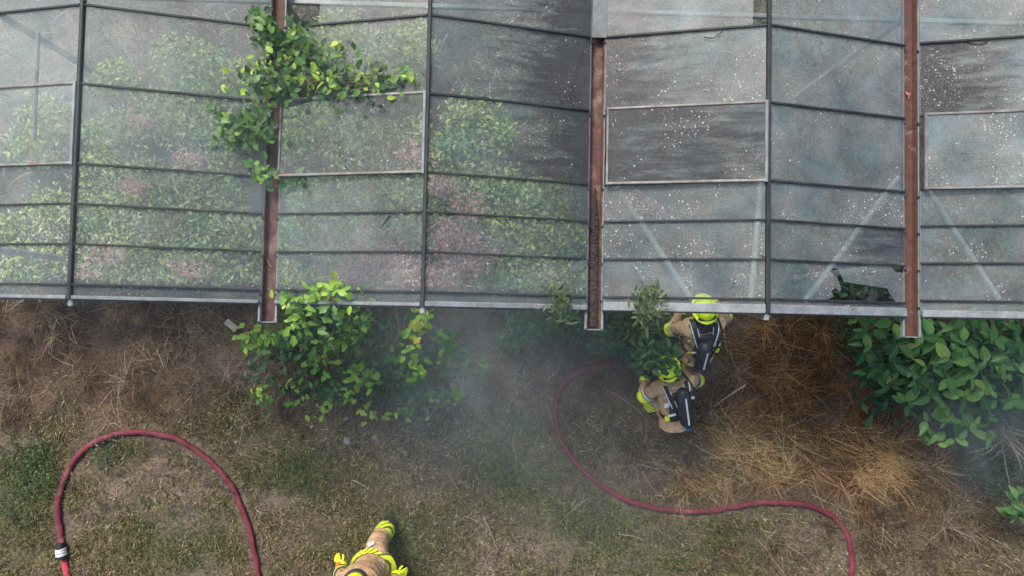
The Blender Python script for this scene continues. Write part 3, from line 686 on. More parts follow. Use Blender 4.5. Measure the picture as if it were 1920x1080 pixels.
LM = {
 'lime': [leaf_mesh('leaf', M['leaf_lime'], 1, .46, 0, n=6), leaf_mesh('leaf', M['leaf_lime'], 1, .56, 1.5, n=7)],
 'mid': [leaf_mesh('leaf', M['leaf_mid'], 1, .46, 0, n=6), leaf_mesh('leaf', M['leaf_mid'], 1, .56, 1.5, n=7)],
 'dark': [leaf_mesh('leaf', M['leaf_dark'], 1, .5, 0, n=6), leaf_mesh('leaf', M['leaf_dark'], 1, .55, 0, n=6)],
 'yellow': [leaf_mesh('leaf', M['leaf_yellow'], 1, .5, 2, n=8)],
 'laurel': [leaf_mesh('leaf', M['leaf_laurel'], 1, .5, 0, .16, .2, 7), leaf_mesh('leaf', M['leaf_laurel'], 1, .42, 0, .2, .3, 7), leaf_mesh('leaf', M['leaf_laurel'], 1, .56, 0, .1, .1, 7)],
 'ldark': [leaf_mesh('leaf', M['leaf_dark'], 1, .5, 0, .16, .2, 7), leaf_mesh('leaf', M['leaf_dark'], 1, .44, 0, .16, .3, 7)],
 'round': [leaf_mesh('leaf', M['leaf_lime'], 1, .6, 0, .12, .2, 6), leaf_mesh('leaf', M['leaf_lime'], 1, .5, 0, .12, .2, 6), leaf_mesh('leaf', M['leaf_mid'], 1, .6, 0, .12, .2, 6)],
 'rounddark': [leaf_mesh('leaf', M['leaf_dark'], 1, .72, 0, .12, .2, 6), leaf_mesh('leaf', M['leaf_mid'], 1, .66, 0, .12, .2, 6)],
 'needle': [leaf_mesh('leaf', M['leaf_olive'], 1, .26, 0, .1, .15, 4)],
}
K3 = [LM['lime'], LM['mid'], LM['dark'], LM['yellow']]
def sp(L, default_spread=.05):
    return [(at(x, y, z), k, c, s) for x, y, z, k, c, s in L]
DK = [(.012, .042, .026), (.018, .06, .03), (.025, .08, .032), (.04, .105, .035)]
# bush at the eaves beside the left gutter end
shrub('leafy_bush', 'bright green lobed-leaf bush rising past the eaves beside the left gutter end', 'bush', at(600, 625, 0),
      sp([(545, 572, 2.9, 0, 12, .07), (575, 560, 3.0, 0, 12, .08), (600, 552, 3.1, 0, 10, .06), (630, 552, 3.05, 0, 12, .07), (615, 580, 3.0, 1, 14, .09), (650, 570, 2.95, 0, 12, .08), (560, 592, 2.8, 0, 12, .07), (590, 600, 2.7, 1, 12, .09),
          (580, 610, 2.6, 0, 12, .07), (620, 610, 2.5, 2, 14, .1), (660, 600, 2.6, 1, 12, .1), (610, 632, 2.4, 0, 14, .07), (625, 640, 2.3, 0, 12, .06), (650, 625, 2.3, 1, 12, .09), (675, 605, 2.3, 0, 7, .05),
          (535, 600, 2.4, 2, 10, .08), (665, 622, 2.0, 0, 8, .05), (690, 615, 1.8, 2, 12, .1), (545, 555, 2.95, 1, 9, .07)]),
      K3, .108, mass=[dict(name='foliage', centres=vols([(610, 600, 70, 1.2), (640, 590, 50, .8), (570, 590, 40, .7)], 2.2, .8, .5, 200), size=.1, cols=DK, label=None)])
shrub('leafy_bush', 'low green branch bush reaching left below the left gutter end', 'bush', at(560, 665, 0),
      sp([(455, 640, 1.3, 0, 10, .06), (475, 635, 1.35, 0, 12, .07), (500, 630, 1.4, 0, 14, .08), (490, 645, 1.2, 1, 10, .08), (520, 640, 1.3, 1, 12, .09), (540, 635, 1.4, 2, 12, .09), (560, 645, 1.3, 1, 12, .09), (585, 640, 1.3, 2, 12, .09), (515, 650, 1.1, 2, 10, .1), (550, 625, 1.5, 1, 10, .08), (575, 655, 1.1, 2, 10, .1), (465, 700, .6, 2, 12, .1), (490, 685, .7, 2, 9, .1)]),
      K3, .108, mass=[dict(name='foliage', centres=vols([(540, 645, 50, .8), (590, 650, 50, .8)], .8, .6, .3, 170), size=.095, cols=DK, label=None)])
shrub('leafy_bush', 'green bush with three lime shoots over bare ground, lower left of the eaves bushes', 'bush', at(610, 700, 0),
      sp([(485, 740, .5, 0, 10, .07), (500, 745, .45, 1, 8, .08), (550, 735, .5, 0, 11, .07), (605, 690, 1.1, 0, 13, .08), (585, 680, 1.0, 0, 6, .05), (620, 705, .9, 1, 12, .1), (600, 765, .55, 0, 11, .07), (615, 745, .6, 1, 10, .07), (530, 715, .5, 2, 12, .12), (575, 710, .6, 2, 14, .12), (650, 700, .8, 2, 14, .12), (630, 730, .6, 2, 12, .1), (560, 690, .6, 2, 10, .1), (505, 720, .5, 2, 8, .1), (640, 665, 1.0, 2, 12, .1)]),
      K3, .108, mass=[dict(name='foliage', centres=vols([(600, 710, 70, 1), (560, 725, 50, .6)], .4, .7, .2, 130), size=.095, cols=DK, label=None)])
shrub('leafy_bush', 'spreading lime-tipped bush in thin smoke, right of the other eaves bushes', 'bush', at(740, 670, 0),
      sp([(670, 720, .9, 0, 14, .08), (655, 740, .8, 0, 12, .06), (690, 715, 1.0, 0, 13, .08), (700, 700, 1.1, 1, 12, .1), (665, 690, 1.1, 0, 8, .06), (770, 680, 1.3, 0, 14, .09), (780, 700, 1.2, 0, 10, .06), (755, 690, 1.2, 1, 10, .08), (755, 648, 1.3, 0, 7, .05), (700, 775, .5, 0, 12, .07), (760, 770, .5, 0, 12, .08), (775, 785, .3, 1, 10, .08),
          (795, 740, .6, 1, 10, .09), (800, 755, .5, 0, 8, .06), (850, 735, .5, 0, 10, .08), (845, 725, .5, 1, 8, .08), (845, 665, 1.0, 1, 8, .08), (830, 650, 1.1, 1, 8, .07), (890, 695, .5, 1, 9, .08), (720, 740, .6, 2, 14, .12), (740, 720, .7, 2, 14, .13), (700, 660, 1.0, 2, 14, .13), (740, 640, 1.0, 2, 14, .13), (780, 660, 1.0, 2, 12, .12), (830, 700, .6, 2, 12, .12), (760, 740, .5, 2, 12, .1)]),
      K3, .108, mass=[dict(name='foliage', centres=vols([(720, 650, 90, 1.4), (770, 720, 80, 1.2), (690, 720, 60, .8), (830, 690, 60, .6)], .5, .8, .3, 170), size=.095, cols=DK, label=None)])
shrub('leafy_sapling', 'little yellow-leaved sapling directly under the end of the middle left ridge', 'sapling', at(790, 640, 0),
      sp([(783, 610, 1.9, 3, 12, .05), (775, 620, 1.7, 0, 10, .05), (792, 600, 1.8, 0, 9, .05), (785, 590, 1.7, 1, 6, .05)]), K3, .12)
shrub('leafy_sapling', 'single round-leaved sprig in the smoke right of the eaves bushes', 'sapling', at(850, 640, 0),
      sp([(846, 634, 1.2, 0, 2, .02), (832, 645, 1.1, 1, 5, .05)]), [LM['round'], LM['round']], .15)
# creeper growing out through the roof along the left gutter
CK = [LM['round'], LM['rounddark']]
L1 = []
path = [(482, 20), (490, 40), (497, 60), (510, 80), (520, 100), (515, 60), (560, 50), (570, 70), (545, 85), (560, 100), (580, 110), (600, 130), (560, 130), (530, 145), (500, 130), (480, 140), (455, 150), (470, 155), (500, 160), (540, 165), (580, 150), (615, 150), (640, 120), (630, 95),
        (635, 140), (660, 150), (690, 140), (700, 160), (720, 150), (745, 160), (760, 135), (785, 150), (800, 160), (640, 170), (600, 175), (560, 110), (620, 115), (665, 130), (430, 145), (735, 130)]
for i, (x, y) in enumerate(path): L1.append((x + random.uniform(-4, 4), y + random.uniform(-4, 4), GZ + random.uniform(.2, .5), 0 if random.random() < .5 else 1, 8, .075))
shrub('creeper', 'leafy sapling sprawling over the roof glass and left gutter near the top', 'creeper', at(535, 200, GZ - .3), sp(L1[:37]), CK, .088, stem=.014,
      mass=[dict(name='foliage', centres=vols([(520, 150, 55, 1.2), (600, 150, 60, 1), (690, 150, 50, .7), (550, 90, 40, .7), (760, 160, 30, .35), (505, 60, 25, .3)], GZ + .22, .7, .12, 230), size=.085, cols=[(.03, .08, .022), (.05, .12, .026), (.08, .18, .03), (.15, .27, .03), (.02, .055, .02)], label=None, aspect=.62)])
L1 = []
for x, y in [(650, 195), (670, 185), (700, 205), (720, 195), (745, 210), (770, 205), (785, 195), (690, 190), (640, 185), (755, 190), (730, 215)]: L1.append((x, y, GZ + .2, 1, 8, .08))
for k in range(len(L1)): L1[k] = (*L1[k][:3], 0, 8, .08)
shrub('creeper', 'dark green shoots hanging over the roof vent below the sprawling sapling', 'creeper', at(620, 180, GZ + .1), sp(L1), [LM['rounddark']], .1, stem=.008,
      mass=[dict(name='foliage', centres=vols([(690, 195, 40, 1), (745, 205, 40, 1)], GZ + .22, .5, .06, 150), size=.08, cols=DK, label=None, aspect=.62)])
L1 = [(x, y, GZ + random.uniform(.12, .3), k, 8, .06) for x, y, k in [(425, 235, 0), (440, 245, 0), (460, 240, 1), (475, 225, 0), (480, 245, 0), (495, 235, 1), (505, 250, 1), (455, 225, 1), (470, 250, 0), (490, 215, 1), (410, 205, 1), (430, 260, 1)]]
shrub('creeper', 'small leafy shoot poking out left of the left gutter, below the sprawling sapling', 'creeper', at(515, 250, GZ - .3), sp(L1), CK, .1, stem=.008,
      mass=[dict(name='foliage', centres=vols([(465, 240, 45, 1)], GZ + .2, .5, .06, 160), size=.085, cols=[(.03, .08, .022), (.05, .12, .026), (.1, .2, .03)], label=None, aspect=.62)])
L1 = [(x, y, GZ + .15, k, 7, .05) for x, y, k in [(480, 318, 0), (492, 325, 0), (508, 328, 1), (500, 332, 1), (545, 337, 1), (560, 340, 1)]]
shrub('creeper', 'tiny green sprig on the left gutter beside the vent corner', 'creeper', at(512, 335, GZ - .3), sp(L1), CK, .1, stem=.008)

# conifer-like plants at the eaves
def spray(label, cx, cy, h, rad, n, base, group=None):
    L = []
    for k in range(n):
        a = random.uniform(0, 6.28); r = rad * math.sqrt(random.random()); x_, y_ = cx + r * math.cos(a), cy + r * 1.25 * math.sin(a); z = (h + random.uniform(.02, .16)) if y_ < 594 else h * random.uniform(.6, .95)
        L.append((x_, y_, z, 0, 10, .05))
    return shrub('feathery_shrub', label, 'shrub', at(*base, 0), sp(L), [LM['needle']], .1, stem=.01,
                 mass=[dict(name='foliage', centres=vols([(cx, cy, rad * .8, .6)], h + .12, 1.2, .12, 170) + vols([(cx, cy + 30, rad, 1)], h * .6, 1., h * .25, 300), size=.06, cols=[(.035, .07, .03), (.06, .1, .035), (.025, .055, .026)], label=None, aspect=.25)])
spray('tall olive feathery shrub overlapping the eaves just left of the upper firefighter', 1212, 578, 2.9, 32, 10, (1190, 610))
spray('small olive feathery shrub poking up at the eaves left of the middle gutter end', 1052, 578, 2.82, 22, 8, (1040, 600))
# dark plants round the firefighters
leafmass('undergrowth', vols([(1120, 612, 70, 1.2), (1185, 640, 60, 1.4), (1050, 615, 60, .6), (1230, 640, 45, 1), (1130, 630, 45, .6), (1000, 600, 60, .6), (960, 640, 25, .4)], .55, .6, .5, 1500), .08, [(.02, .06, .03), (.03, .08, .04), (.045, .1, .045), (.025, .07, .05)], 'dark teal green weeds in the smoke around the hose end')
leafmass('undergrowth', vols([(40, 890, 60, 1), (20, 960, 50, .8), (90, 900, 40, .5), (200, 845, 40, .6), (70, 850, 40, .5)], .05, 1, .08, 600), .045, [(.06, .1, .04), (.09, .14, .05), (.04, .065, .03)], 'low green weeds at the left edge beside the red hose loop')
leafmass('undergrowth', vols([(960, 880, 100, 1), (1080, 960, 120, .9), (560, 880, 90, .8), (330, 1000, 110, .8), (760, 1000, 80, .5), (1240, 1040, 160, .7), (1000, 800, 50, .4)], .02, .7, .03, 1000), .035, [(.055, .1, .035), (.07, .12, .04), (.1, .15, .05), (.04, .075, .035)], 'small clover-like leaves among the worn grass')
leafmass('leaf_litter', vols([(780, 800, 110, 1), (700, 830, 90, .7), (500, 800, 90, .5), (1000, 700, 100, .6), (800, 950, 120, .6), (1500, 1030, 150, .6), (250, 930, 100, .5), (880, 760, 80, .6)], .01, .6, .015, 60), .05, [(.22, .19, .16), (.27, .24, .21), (.2, .15, .11), (.26, .2, .14)], 'scattered pale dead leaves on the bare ground', up=.25, aspect=.6)
# the broad-leaved shrub on the right
L = []
cand = []
for k in range(2600):
    x, y = random.uniform(1585, 1960), random.uniform(590, 850)
    # outline of the shrub: full at the top right, running to a point lower left
    lim = 600 + 230 * min(1, max(0, (x - 1585) / 170)) ** .8
    if y > lim or (x < 1640 and y > 735) or (x > 1860 and 760 < y): continue
    if all((x - a) ** 2 + (y - b) ** 2 > 33 ** 2 for a, b in cand): cand.append((x, y))
for x, y in cand[:70]:
    h = 1.0 + .8 * math.exp(-((x - 1790) / 150) ** 2 - ((y - 680) / 100) ** 2) + random.uniform(-.15, .15)
    L.append((x, y, h, 0 if random.random() < .85 else 1, random.choice((4, 5, 5)) if len(cand) > 55 else 5, .03))
L = L[:60]
shrub('broad_leaved_shrub', 'big glossy broad-leaved shrub beneath the eaves by the right gutter end', 'shrub', at(1780, 660, 0), sp(L), [LM['laurel'], LM['ldark']], .2, stem=.014, el0=.3, el1=.5,
      mass=[dict(name='foliage', centres=vols([(1740, 670, 130, 1.6), (1840, 690, 110, 1.4), (1700, 720, 90, .8), (1920, 650, 90, 1)], .75, .75, .35, 420), size=.17, cols=DK, label=None, aspect=.5)])
shrub('broad_leaved_shrub', 'small bright broad-leaved shrub cut by the right edge of the picture', 'shrub', at(1920, 945, 0),
      sp([(1905, 935, .6, 0, 6, .03), (1915, 960, .6, 0, 6, .03), (1900, 965, .5, 0, 5, .03), (1930, 940, .6, 0, 6, .03), (1940, 970, .5, 0, 6, .03), (1925, 925, .5, 0, 5, .03)]), [LM['laurel']], .19, stem=.01)
leafmass('undergrowth', vols([(1850, 850, 80, 1), (1890, 900, 60, .8), (1810, 800, 60, .7), (1600, 640, 50, .7), (1590, 600, 40, .5), (1900, 800, 60, .7)], .15, .8, .15, 700), .06, [(.02, .05, .022), (.03, .07, .028), (.045, .085, .035)], 'dark low weeds below the big broad-leaved shrub')
L1 = [(1240 + random.uniform(-42, 34), 672 + random.uniform(-26, 22), 1.4 + random.uniform(-.1, .1), k % 2, 7, .06) for k in range(26)] + [(1185 + random.uniform(-45, 45), 625 + random.uniform(-30, 20), 1.1, 1, 7, .08) for k in range(14)]
shrub('leafy_bush', 'dark leafy bush over the helmet of the crouching firefighter', 'bush', at(1225, 640, 0), sp(L1), [LM['dark'], LM['dark']], .1, stem=.008)
# bare twigs
tw = MB(); b0 = at(1870, 800, .2)
for k in range(22):
    a = random.uniform(-2.9, -.2) if k % 3 else random.uniform(0, 6.28); ln = random.uniform(.35, 1.0)
    tip = b0 + Vector((math.cos(a) * ln, math.sin(a) * ln, random.uniform(.1, .8)))
    c = spline([b0 + Vector((random.gauss(0, .05), random.gauss(0, .05), 0)), b0.lerp(tip, .5) + Vector((random.gauss(0, .08), random.gauss(0, .08), .15)), tip], 4)
    tw.tube(c, [.005 * (1 - .75 * i / 8) for i in range(len(c))], 5)
tag(tw.build('bare_bush', M['twig']), 'bare grey twiggy bush below the big broad-leaved shrub', 'bush')
tw = MB(); b0 = at(745, 618, .8)
for p, q, r in [((760, 610), (700, 690), 1.2), ((820, 575), (690, 670), 1.8), ((740, 560), (745, 680), 2.0), ((800, 600), (840, 655), 1.0)]:
    a, b = at(*p, r), at(*q, .1); c = spline([a, a.lerp(b, .5) + Vector((.05, .03, .1)), b], 5); tw.tube(c, [.006] * len(c), 5)
tag(tw.build('dead_stems', M['twig']), 'thin pale leafless stems standing between the eaves bushes', 'stems')
# loose pieces on the ground
def stick(p, q, r, label, name='stick', z=.06):
    a, b = at(*p, z), at(*q, z + .03); c = spline([a, a.lerp(b, .5) + Vector((.01, .02, .02)), b], 5)
    tag(MB().tube(c, [r * (1 - .4 * i / len(c)) for i in range(len(c))], 6).build(name, M['twig']), label, 'stick')
stick((1398, 722), (1338, 762), .012, 'straight grey stick lying right of the lower firefighter', z=.15)
stick((1140, 732), (1205, 778), .009, 'thin grey stick pointing at the lower firefighter from the left', z=.1)
stick((905, 968), (932, 1030), .006, 'curved yellow straw stalk alone on the lawn', 'straw_stalk')
stick((870, 968), (906, 985), .005, 'short yellow straw stalk above the curved one on the lawn', 'straw_stalk')
stick((660, 900), (690, 918), .007, 'pale straight twig on the lawn above the walking firefighter')
stick((1160, 1002), (1205, 1012), .006, 'faint pale twig on the lawn below the right hose bend')
a = at(432, 612, .04)
bd = MB().beam(at(424, 602, .05), at(444, 618, .05), .09, .025); tag(bd.build('board', M['wood']), 'short grey board lying in dead weeds by the left gutter end', 'board')
def stone(x, y, r, label, mat='stone', z=None, flat=.55):
    bm = bmesh.new(); bmesh.ops.create_icosphere(bm, subdivisions=2, radius=r)
    for v in bm.verts:
        s = 1 + .35 * (random.random() - .5); v.co = Vector((v.co.x * s * 1.2, v.co.y * s * .8, v.co.z * flat * s))
    me = bpy.data.meshes.new('stone'); bm.to_mesh(me); bm.free()
    o = link('stone', me, None, [M[mat]]); p = at(x, y, 0); o.location = (p.x, p.y, (float(gz(p.x, p.y)) + r * .25) if z is None else z); o.rotation_euler = (0, 0, random.uniform(0, 3))
    return tag(o, label, 'stone')
stone(650, 828, .05, 'pale wedge-shaped stone on the bare soil below the lime shoots')
stone(822, 742, .09, 'grey flat stone half hidden under the smoky bush')
stone(648, 786, .035, 'small pale stone just below the eaves bushes')
stone(705, 822, .04, 'greyish stone on the soil right of the pale wedge-shaped one')
stone(800, 770, .05, 'dull stone at the right foot of the smoky bush')
p = at(1628, 551, .5)
o = stone(1628, 551, .13, 'pinkish brown rounded lump seen through the jagged hole in the glass', 'lump', .3, .8); o.location = at(1628, 551, .3); o.rotation_euler = (0, 0, 0); o['category'] = 'boulder'; o.name = 'boulder'

# ------------------------------------------------------------------ hoses
def hose(name, pts, r, mat, label, zs=None):
    c = spline([at(x, y, .05) for x, y in pts], 12)
    for i, p in enumerate(c):
        p.x += .012 * noise.noise(Vector((i * .21, 3.1, r * 50))); p.y += .012 * noise.noise(Vector((i * .21, 9.7, r * 50)))
        p.z = float(gz(p.x, p.y)) + r * .8
    n = 14; V, F = [], []
    me = MB().tube(c, [r * (1 + .03 * math.sin(i * .9)) for i in range(len(c))], 14, True, .76)
    o = me.build(name, M[mat], None, True); return tag(o, label, 'hose'), c
h1, c1 = hose('fire_hose', HOSE['left'], .037, 'hose', 'wine red fire hose laid in a big loop on the lawn at left')
h2, c2 = hose('fire_hose', [(116, 1046), (120, 1062), (126, 1082), (133, 1110)], .041, 'hose2', 'bright red hose end below the metal coupling at the left bottom')
h3, c3 = hose('fire_hose', HOSE['right'], .037, 'hose', 'wine red fire hose curving from the weeds across the lawn at right')
a, b = at(113, 1025, .06), at(116, 1047, .06); d = (b - a).normalized(); mid = a.lerp(b, .5)
def rings(prof, mid=mid, d=d):
    x = d.cross(Vector((0, 0, 1))).normalized(); z = x.cross(d)
    return [(mid + d * t, x, z, r, r) for t, r in prof]
cp = empty('hose_coupling', mid, label='silver ribbed coupling joining two red hoses at left bottom', cat='coupling')
def cpart(name, prof, mat):
    mb = MB().loft(rings(prof), 20); mb.V = [v - mid for v in mb.V]; mb.build(name, mat, cp, False)
cpart('sleeve', [(-.125, .046), (-.12, .052), (-.05, .053), (-.045, .06)], M['black'])
cpart('body', [(-.052, .05), (-.05, .066), (-.035, .068), (-.03, .062), (-.02, .062), (-.015, .07), (.0, .07), (.005, .062), (.015, .062), (.02, .069), (.04, .069), (.046, .06), (.05, .05)], M['silver'])
cpart('collar', [(.05, .05), (.055, .053), (.075, .053), (.09, .046)], M['black'])

# ------------------------------------------------------------------ people
def skin_mesh(nodes, bones):
    """grow one continuous surface over a skeleton: nodes name -> (pos, radius)"""
    names = list(nodes); ix = {k: i for i, k in enumerate(names)}
    me = bpy.data.meshes.new('body'); me.from_pydata([nodes[k][0] for k in names], [(ix[a], ix[b]) for a, b in bones], []); me.update()
    o = bpy.data.objects.new('body_tmp', me); C.objects.link(o)
    sk = o.modifiers.new('skin', 'SKIN'); sk.use_smooth_shade = True
    for i, k in enumerate(names):
        r = nodes[k][1]; r = r if isinstance(r, tuple) else (r, r)
        me.skin_vertices[0].data[i].radius = r; me.skin_vertices[0].data[i].use_root = (i == 0)
    ss = o.modifiers.new('sub', 'SUBSURF'); ss.levels = 3 if len(nodes) > 9 else 2; ss.render_levels = ss.levels
    dg = bpy.context.evaluated_depsgraph_get(); out = bpy.data.meshes.new_from_object(o.evaluated_get(dg))
    bpy.data.objects.remove(o); return out
def person(label, loc, rz, J, helmet_mat, brim_mat, hand_mat, scba=True, extra=None, skirt=True):
    extra = extra or {}; lg = extra.get('leg', 1.12)
    root = empty('person', loc, rz, label=label, cat='person')
    V = Vector
    J = {k: V(v) for k, v in J.items()}
    N = {'pelvis': (J['pelvis'], (.165, .14)), 'waist': (J['pelvis'].lerp(J['chest'], .5), (.165, .135)), 'chest': (J['chest'], (.19, .14)), 'collar': (J['chest'].lerp(J['neck'], .65), (.15, .12)),
         'neck': (J['neck'], .075), 'head': (J['head'], (.088, .1)), 'crown': (J['head'] + (J['head'] - J['neck']).normalized() * .08, .08)}
    B = [('pelvis', 'waist'), ('waist', 'chest'), ('chest', 'collar'), ('collar', 'neck'), ('neck', 'head'), ('head', 'crown')]
    zone = {}
    fd = J['face'].normalized(); N['nose'] = (J['head'] + fd * .115, .02); B.append(('head', 'nose'))
    fing = []
    for s in 'LR':
        sh, el, wr, hd = J['sh' + s], J['el' + s], J['wr' + s], J['hd' + s]
        N.update({'sh' + s: (sh, .095), 'ua' + s: (sh.lerp(el, .5), .085), 'el' + s: (el, .075), 'fa' + s: (el.lerp(wr, .6), .064), 'wr' + s: (wr, .05), 'pm' + s: (wr.lerp(hd, .6), (.048, .03)), 'hd' + s: (hd, (.045, .026))})
        B += [('collar', 'sh' + s), ('sh' + s, 'ua' + s), ('ua' + s, 'el' + s), ('el' + s, 'fa' + s), ('fa' + s, 'wr' + s), ('wr' + s, 'pm' + s), ('pm' + s, 'hd' + s)]
        hp, kn, an, to = J['hp' + s], J['kn' + s], J['an' + s], J['to' + s]
        N.update({'hp' + s: (hp, .12 * lg ** .5), 'th' + s: (hp.lerp(kn, .5), .108 * lg), 'kn' + s: (kn, .092 * lg), 'ca' + s: (kn.lerp(an, .45), .088 * lg), 'an' + s: (an, .078), 'ft' + s: (an.lerp(to, .5) - V((0, 0, .02)), (.058, .05)), 'to' + s: (to, (.055, .042)), 'he' + s: (an + (an - to).normalized() * .06 - V((0, 0, .05)), .045)})
        B += [('pelvis', 'hp' + s), ('hp' + s, 'th' + s), ('th' + s, 'kn' + s), ('kn' + s, 'ca' + s), ('ca' + s, 'an' + s), ('an' + s, 'ft' + s), ('ft' + s, 'to' + s), ('an' + s, 'he' + s)]
        d = (hd - wr).normalized(); pn = V((0, 0, -1)); pn = (pn - d * pn.dot(d)); pn = pn.normalized() if pn.length > .2 else V((0, 1, 0)); sx = d.cross(pn).normalized() * (1 if s == 'L' else -1)
        for j, (o_, ln) in enumerate([(-.033, .075), (-.011, .088), (.011, .082), (.033, .062)]):
            b0 = hd - d * .015 + sx * o_; b1 = b0 + d * ln * .55 + pn * .01; b2 = b1 + d * ln * .35 + pn * ln * .35; b3 = b2 + d * ln * .1 + pn * ln * .3
            fing.append(([b0, b1, b2, b3], [.0125, .012, .011, .009]))
        b0 = wr.lerp(hd, .35) - sx * .035; b1 = b0 - sx * .035 + d * .03 + pn * .012; b2 = b1 + d * .04 + pn * .012 - sx * .008
        fing.append(([b0, b1, b2], [.015, .014, .011]))
    me = skin_mesh(N, B)
    bm = bmesh.new(); bm.from_mesh(me); nb = len(bm.faces)
    for pts, rr in fing:
        f = skin_mesh({str(i): (p, r) for i, (p, r) in enumerate(zip(pts, rr))}, [(str(i), str(i + 1)) for i in range(len(pts) - 1)]); bm.from_mesh(f)
    # material by the nearest bone
    mats = [M['cloth'], M['skin'], M[hand_mat], M['black']]
    bm.faces.ensure_lookup_table()
    segs = [(N[a][0], N[b][0], 1 if a in ('neck', 'head') else 2 if a[:2] in ('wr', 'pm') else 3 if a[:2] == 'an' or a[:2] == 'ft' else 0) for a, b in B]
    for i, f in enumerate(bm.faces):
        f.smooth = True
        if i >= nb: f.material_index = 2; continue
        c = f.calc_center_median(); best = 9
        for a, b, m in segs:
            ab = b - a; t = max(0, min(1, (c - a).dot(ab) / max(1e-6, ab.length_squared))); dd = (c - a - ab * t).length
            if dd < best: best, f.material_index = dd, m
    bm.normal_update(); o3 = random.uniform(0, 50)
    for v in bm.verts:
        if v.link_faces and all(f.material_index == 0 for f in v.link_faces):
            c = v.co; v.co = c + v.normal * (.016 * noise.noise(Vector((c.x * 9 + o3, c.y * 9, c.z * 14))) + .008 * noise.noise(Vector((c.x * 22, c.y * 22 + o3, c.z * 22))))
    me2 = bpy.data.meshes.new('body'); bm.to_mesh(me2); bm.free()
    body = link('body', me2, root, mats)
    # --- clothing: jacket shell round the torso with a hem band
    X = (J['shR'] - J['shL']).normalized(); sp_ = (J['chest'] - J['pelvis']).normalized(); Yb = sp_.cross(X).normalized()   # Yb: towards the back or the front
    if Yb.dot(fd) > 0 and False: Yb = -Yb
    hf = 1.3 if extra.get('hem') else 1.0
    cps = [(J['pelvis'] - sp_ * .16, .212 * hf, .182 * hf), (J['pelvis'] - sp_ * .03, .2 * hf ** .3, .172 * hf ** .3), (J['pelvis'] + sp_ * .03, .195, .165), (J['pelvis'].lerp(J['chest'], .4), .19, .16), (J['pelvis'].lerp(J['chest'], .8), .205, .16), (J['chest'] + sp_ * .06, .2, .15), (J['chest'].lerp(J['neck'], .6), .15, .12), (J['chest'].lerp(J['neck'], .9), .095, .095)]
    jk = MB(); rg = []
    for i in range(len(cps) - 1):
        for k in range(4):
            t = k / 4; (p, a, b), (q, c, d) = cps[i], cps[i + 1]; rg.append((p.lerp(q, t), X, Yb, a + (c - a) * t, b + (d - b) * t))
    rg.append((cps[-1][0], X, Yb, cps[-1][1], cps[-1][2])); jk.loft(rg, 44, False)
    ax = J['chest'] - J['pelvis']; o3 = random.uniform(0, 50)
    for v in jk.V:
        rad = v - J['pelvis'] - ax * ((v - J['pelvis']).dot(ax) / ax.length_squared)
        fold = noise.noise(Vector((v.x * 7 + o3, v.y * 7, v.z * 16))) + .5 * noise.noise(Vector((v.x * 17, v.y * 17 + o3, v.z * 26)))
        v += rad.normalized() * (.017 * fold + .006)
    jk.build('jacket', M['cloth'], root, True)
    c0 = J['pelvis'] - sp_ * .125
    if extra.get('hem'): MB().loft([(J['pelvis'] - sp_ * .158, X, Yb, .228 * hf, .2 * hf), (J['pelvis'] - sp_ * .09, X, Yb, .224 * hf ** .6, .197 * hf ** .6), (J['pelvis'] - sp_ * .035, X, Yb, .226 * hf ** .3, .198 * hf ** .3)], 28, False).build('reflective_band', M['slash'], root, True)
    else: MB().beam(c0 - X * .17 + sp_ * .2 - Yb * .115 * (1 if Yb.dot(fd) > 0 else -1), c0 - X * .07 + sp_ * .17 - Yb * .16 * (1 if Yb.dot(fd) > 0 else -1), .055, .012, fd * -1).build('reflective_patch', M['lime'], root)
    def ring(a, b, t, r, w, mat='lime', nm='reflective_band'):
        a, b = N[a][0], N[b][0]; d = (b - a).normalized(); x = d.orthogonal().normalized(); y = d.cross(x); c = a.lerp(b, t)
        MB().loft([(c - d * w / 2, x, y, r, r), (c, x, y, r * 1.03, r * 1.03), (c + d * w / 2, x, y, r, r)], 16, False).build(nm, M[mat], root, True)
    for s in 'LR':
        ring('ua' + s, 'el' + s, .75, .09, .085, 'lime'); ring('ua' + s, 'el' + s, .2, .098, .03, 'silver')
        ring('fa' + s, 'wr' + s, .6, .068, .06, 'lime')
        ring('ca' + s, 'an' + s, .5, .092 * lg ** .8, .2, 'slash')
    # --- helmet
    up = (J['crown'] if 'crown' in J else (J['head'] - J['neck'])).normalized(); up = (up - fd * up.dot(fd)).normalized(); hx = fd.cross(up).normalized()
    hc = J['head'] + up * .045
    hm = empty('helmet', (0, 0, 0)); hm.parent = root
    prof = [(-.035, 1.0), (.0, 1.02), (.04, .98), (.075, .87), (.105, .66), (.125, .36), (.13, .05)]
    MB().loft([(hc + up * h, hx, fd, .128 * k, .152 * k) for h, k in prof], 24).build('shell', M[helmet_mat], hm, True)
    MB().loft([(hc - up * .03, hx, fd, .13, .156), (hc - up * .04, hx, fd, .16, .195), (hc - up * .052, hx, fd, .158, .193), (hc - up * .05, hx, fd, .128, .152)], 28, False).build('brim', M[brim_mat], hm, True)
    comb = [hc + up * (.128 * math.cos(a) + .006) + fd * (.15 * math.sin(a)) for a in [-1.2, -.8, -.4, 0, .4, .8, 1.2]]
    MB().tube(comb, [.008, .016, .019, .02, .019, .016, .008], 8).build('comb', M[helmet_mat], hm, True)
    fl = hc - fd * .12 - up * .075
    MB().loft([(fl + up * .05, hx, fd, .11, .04), (fl - up * .05, hx, fd, .12, .03)], 14).build('neck_flap', M['black'], hm, True)
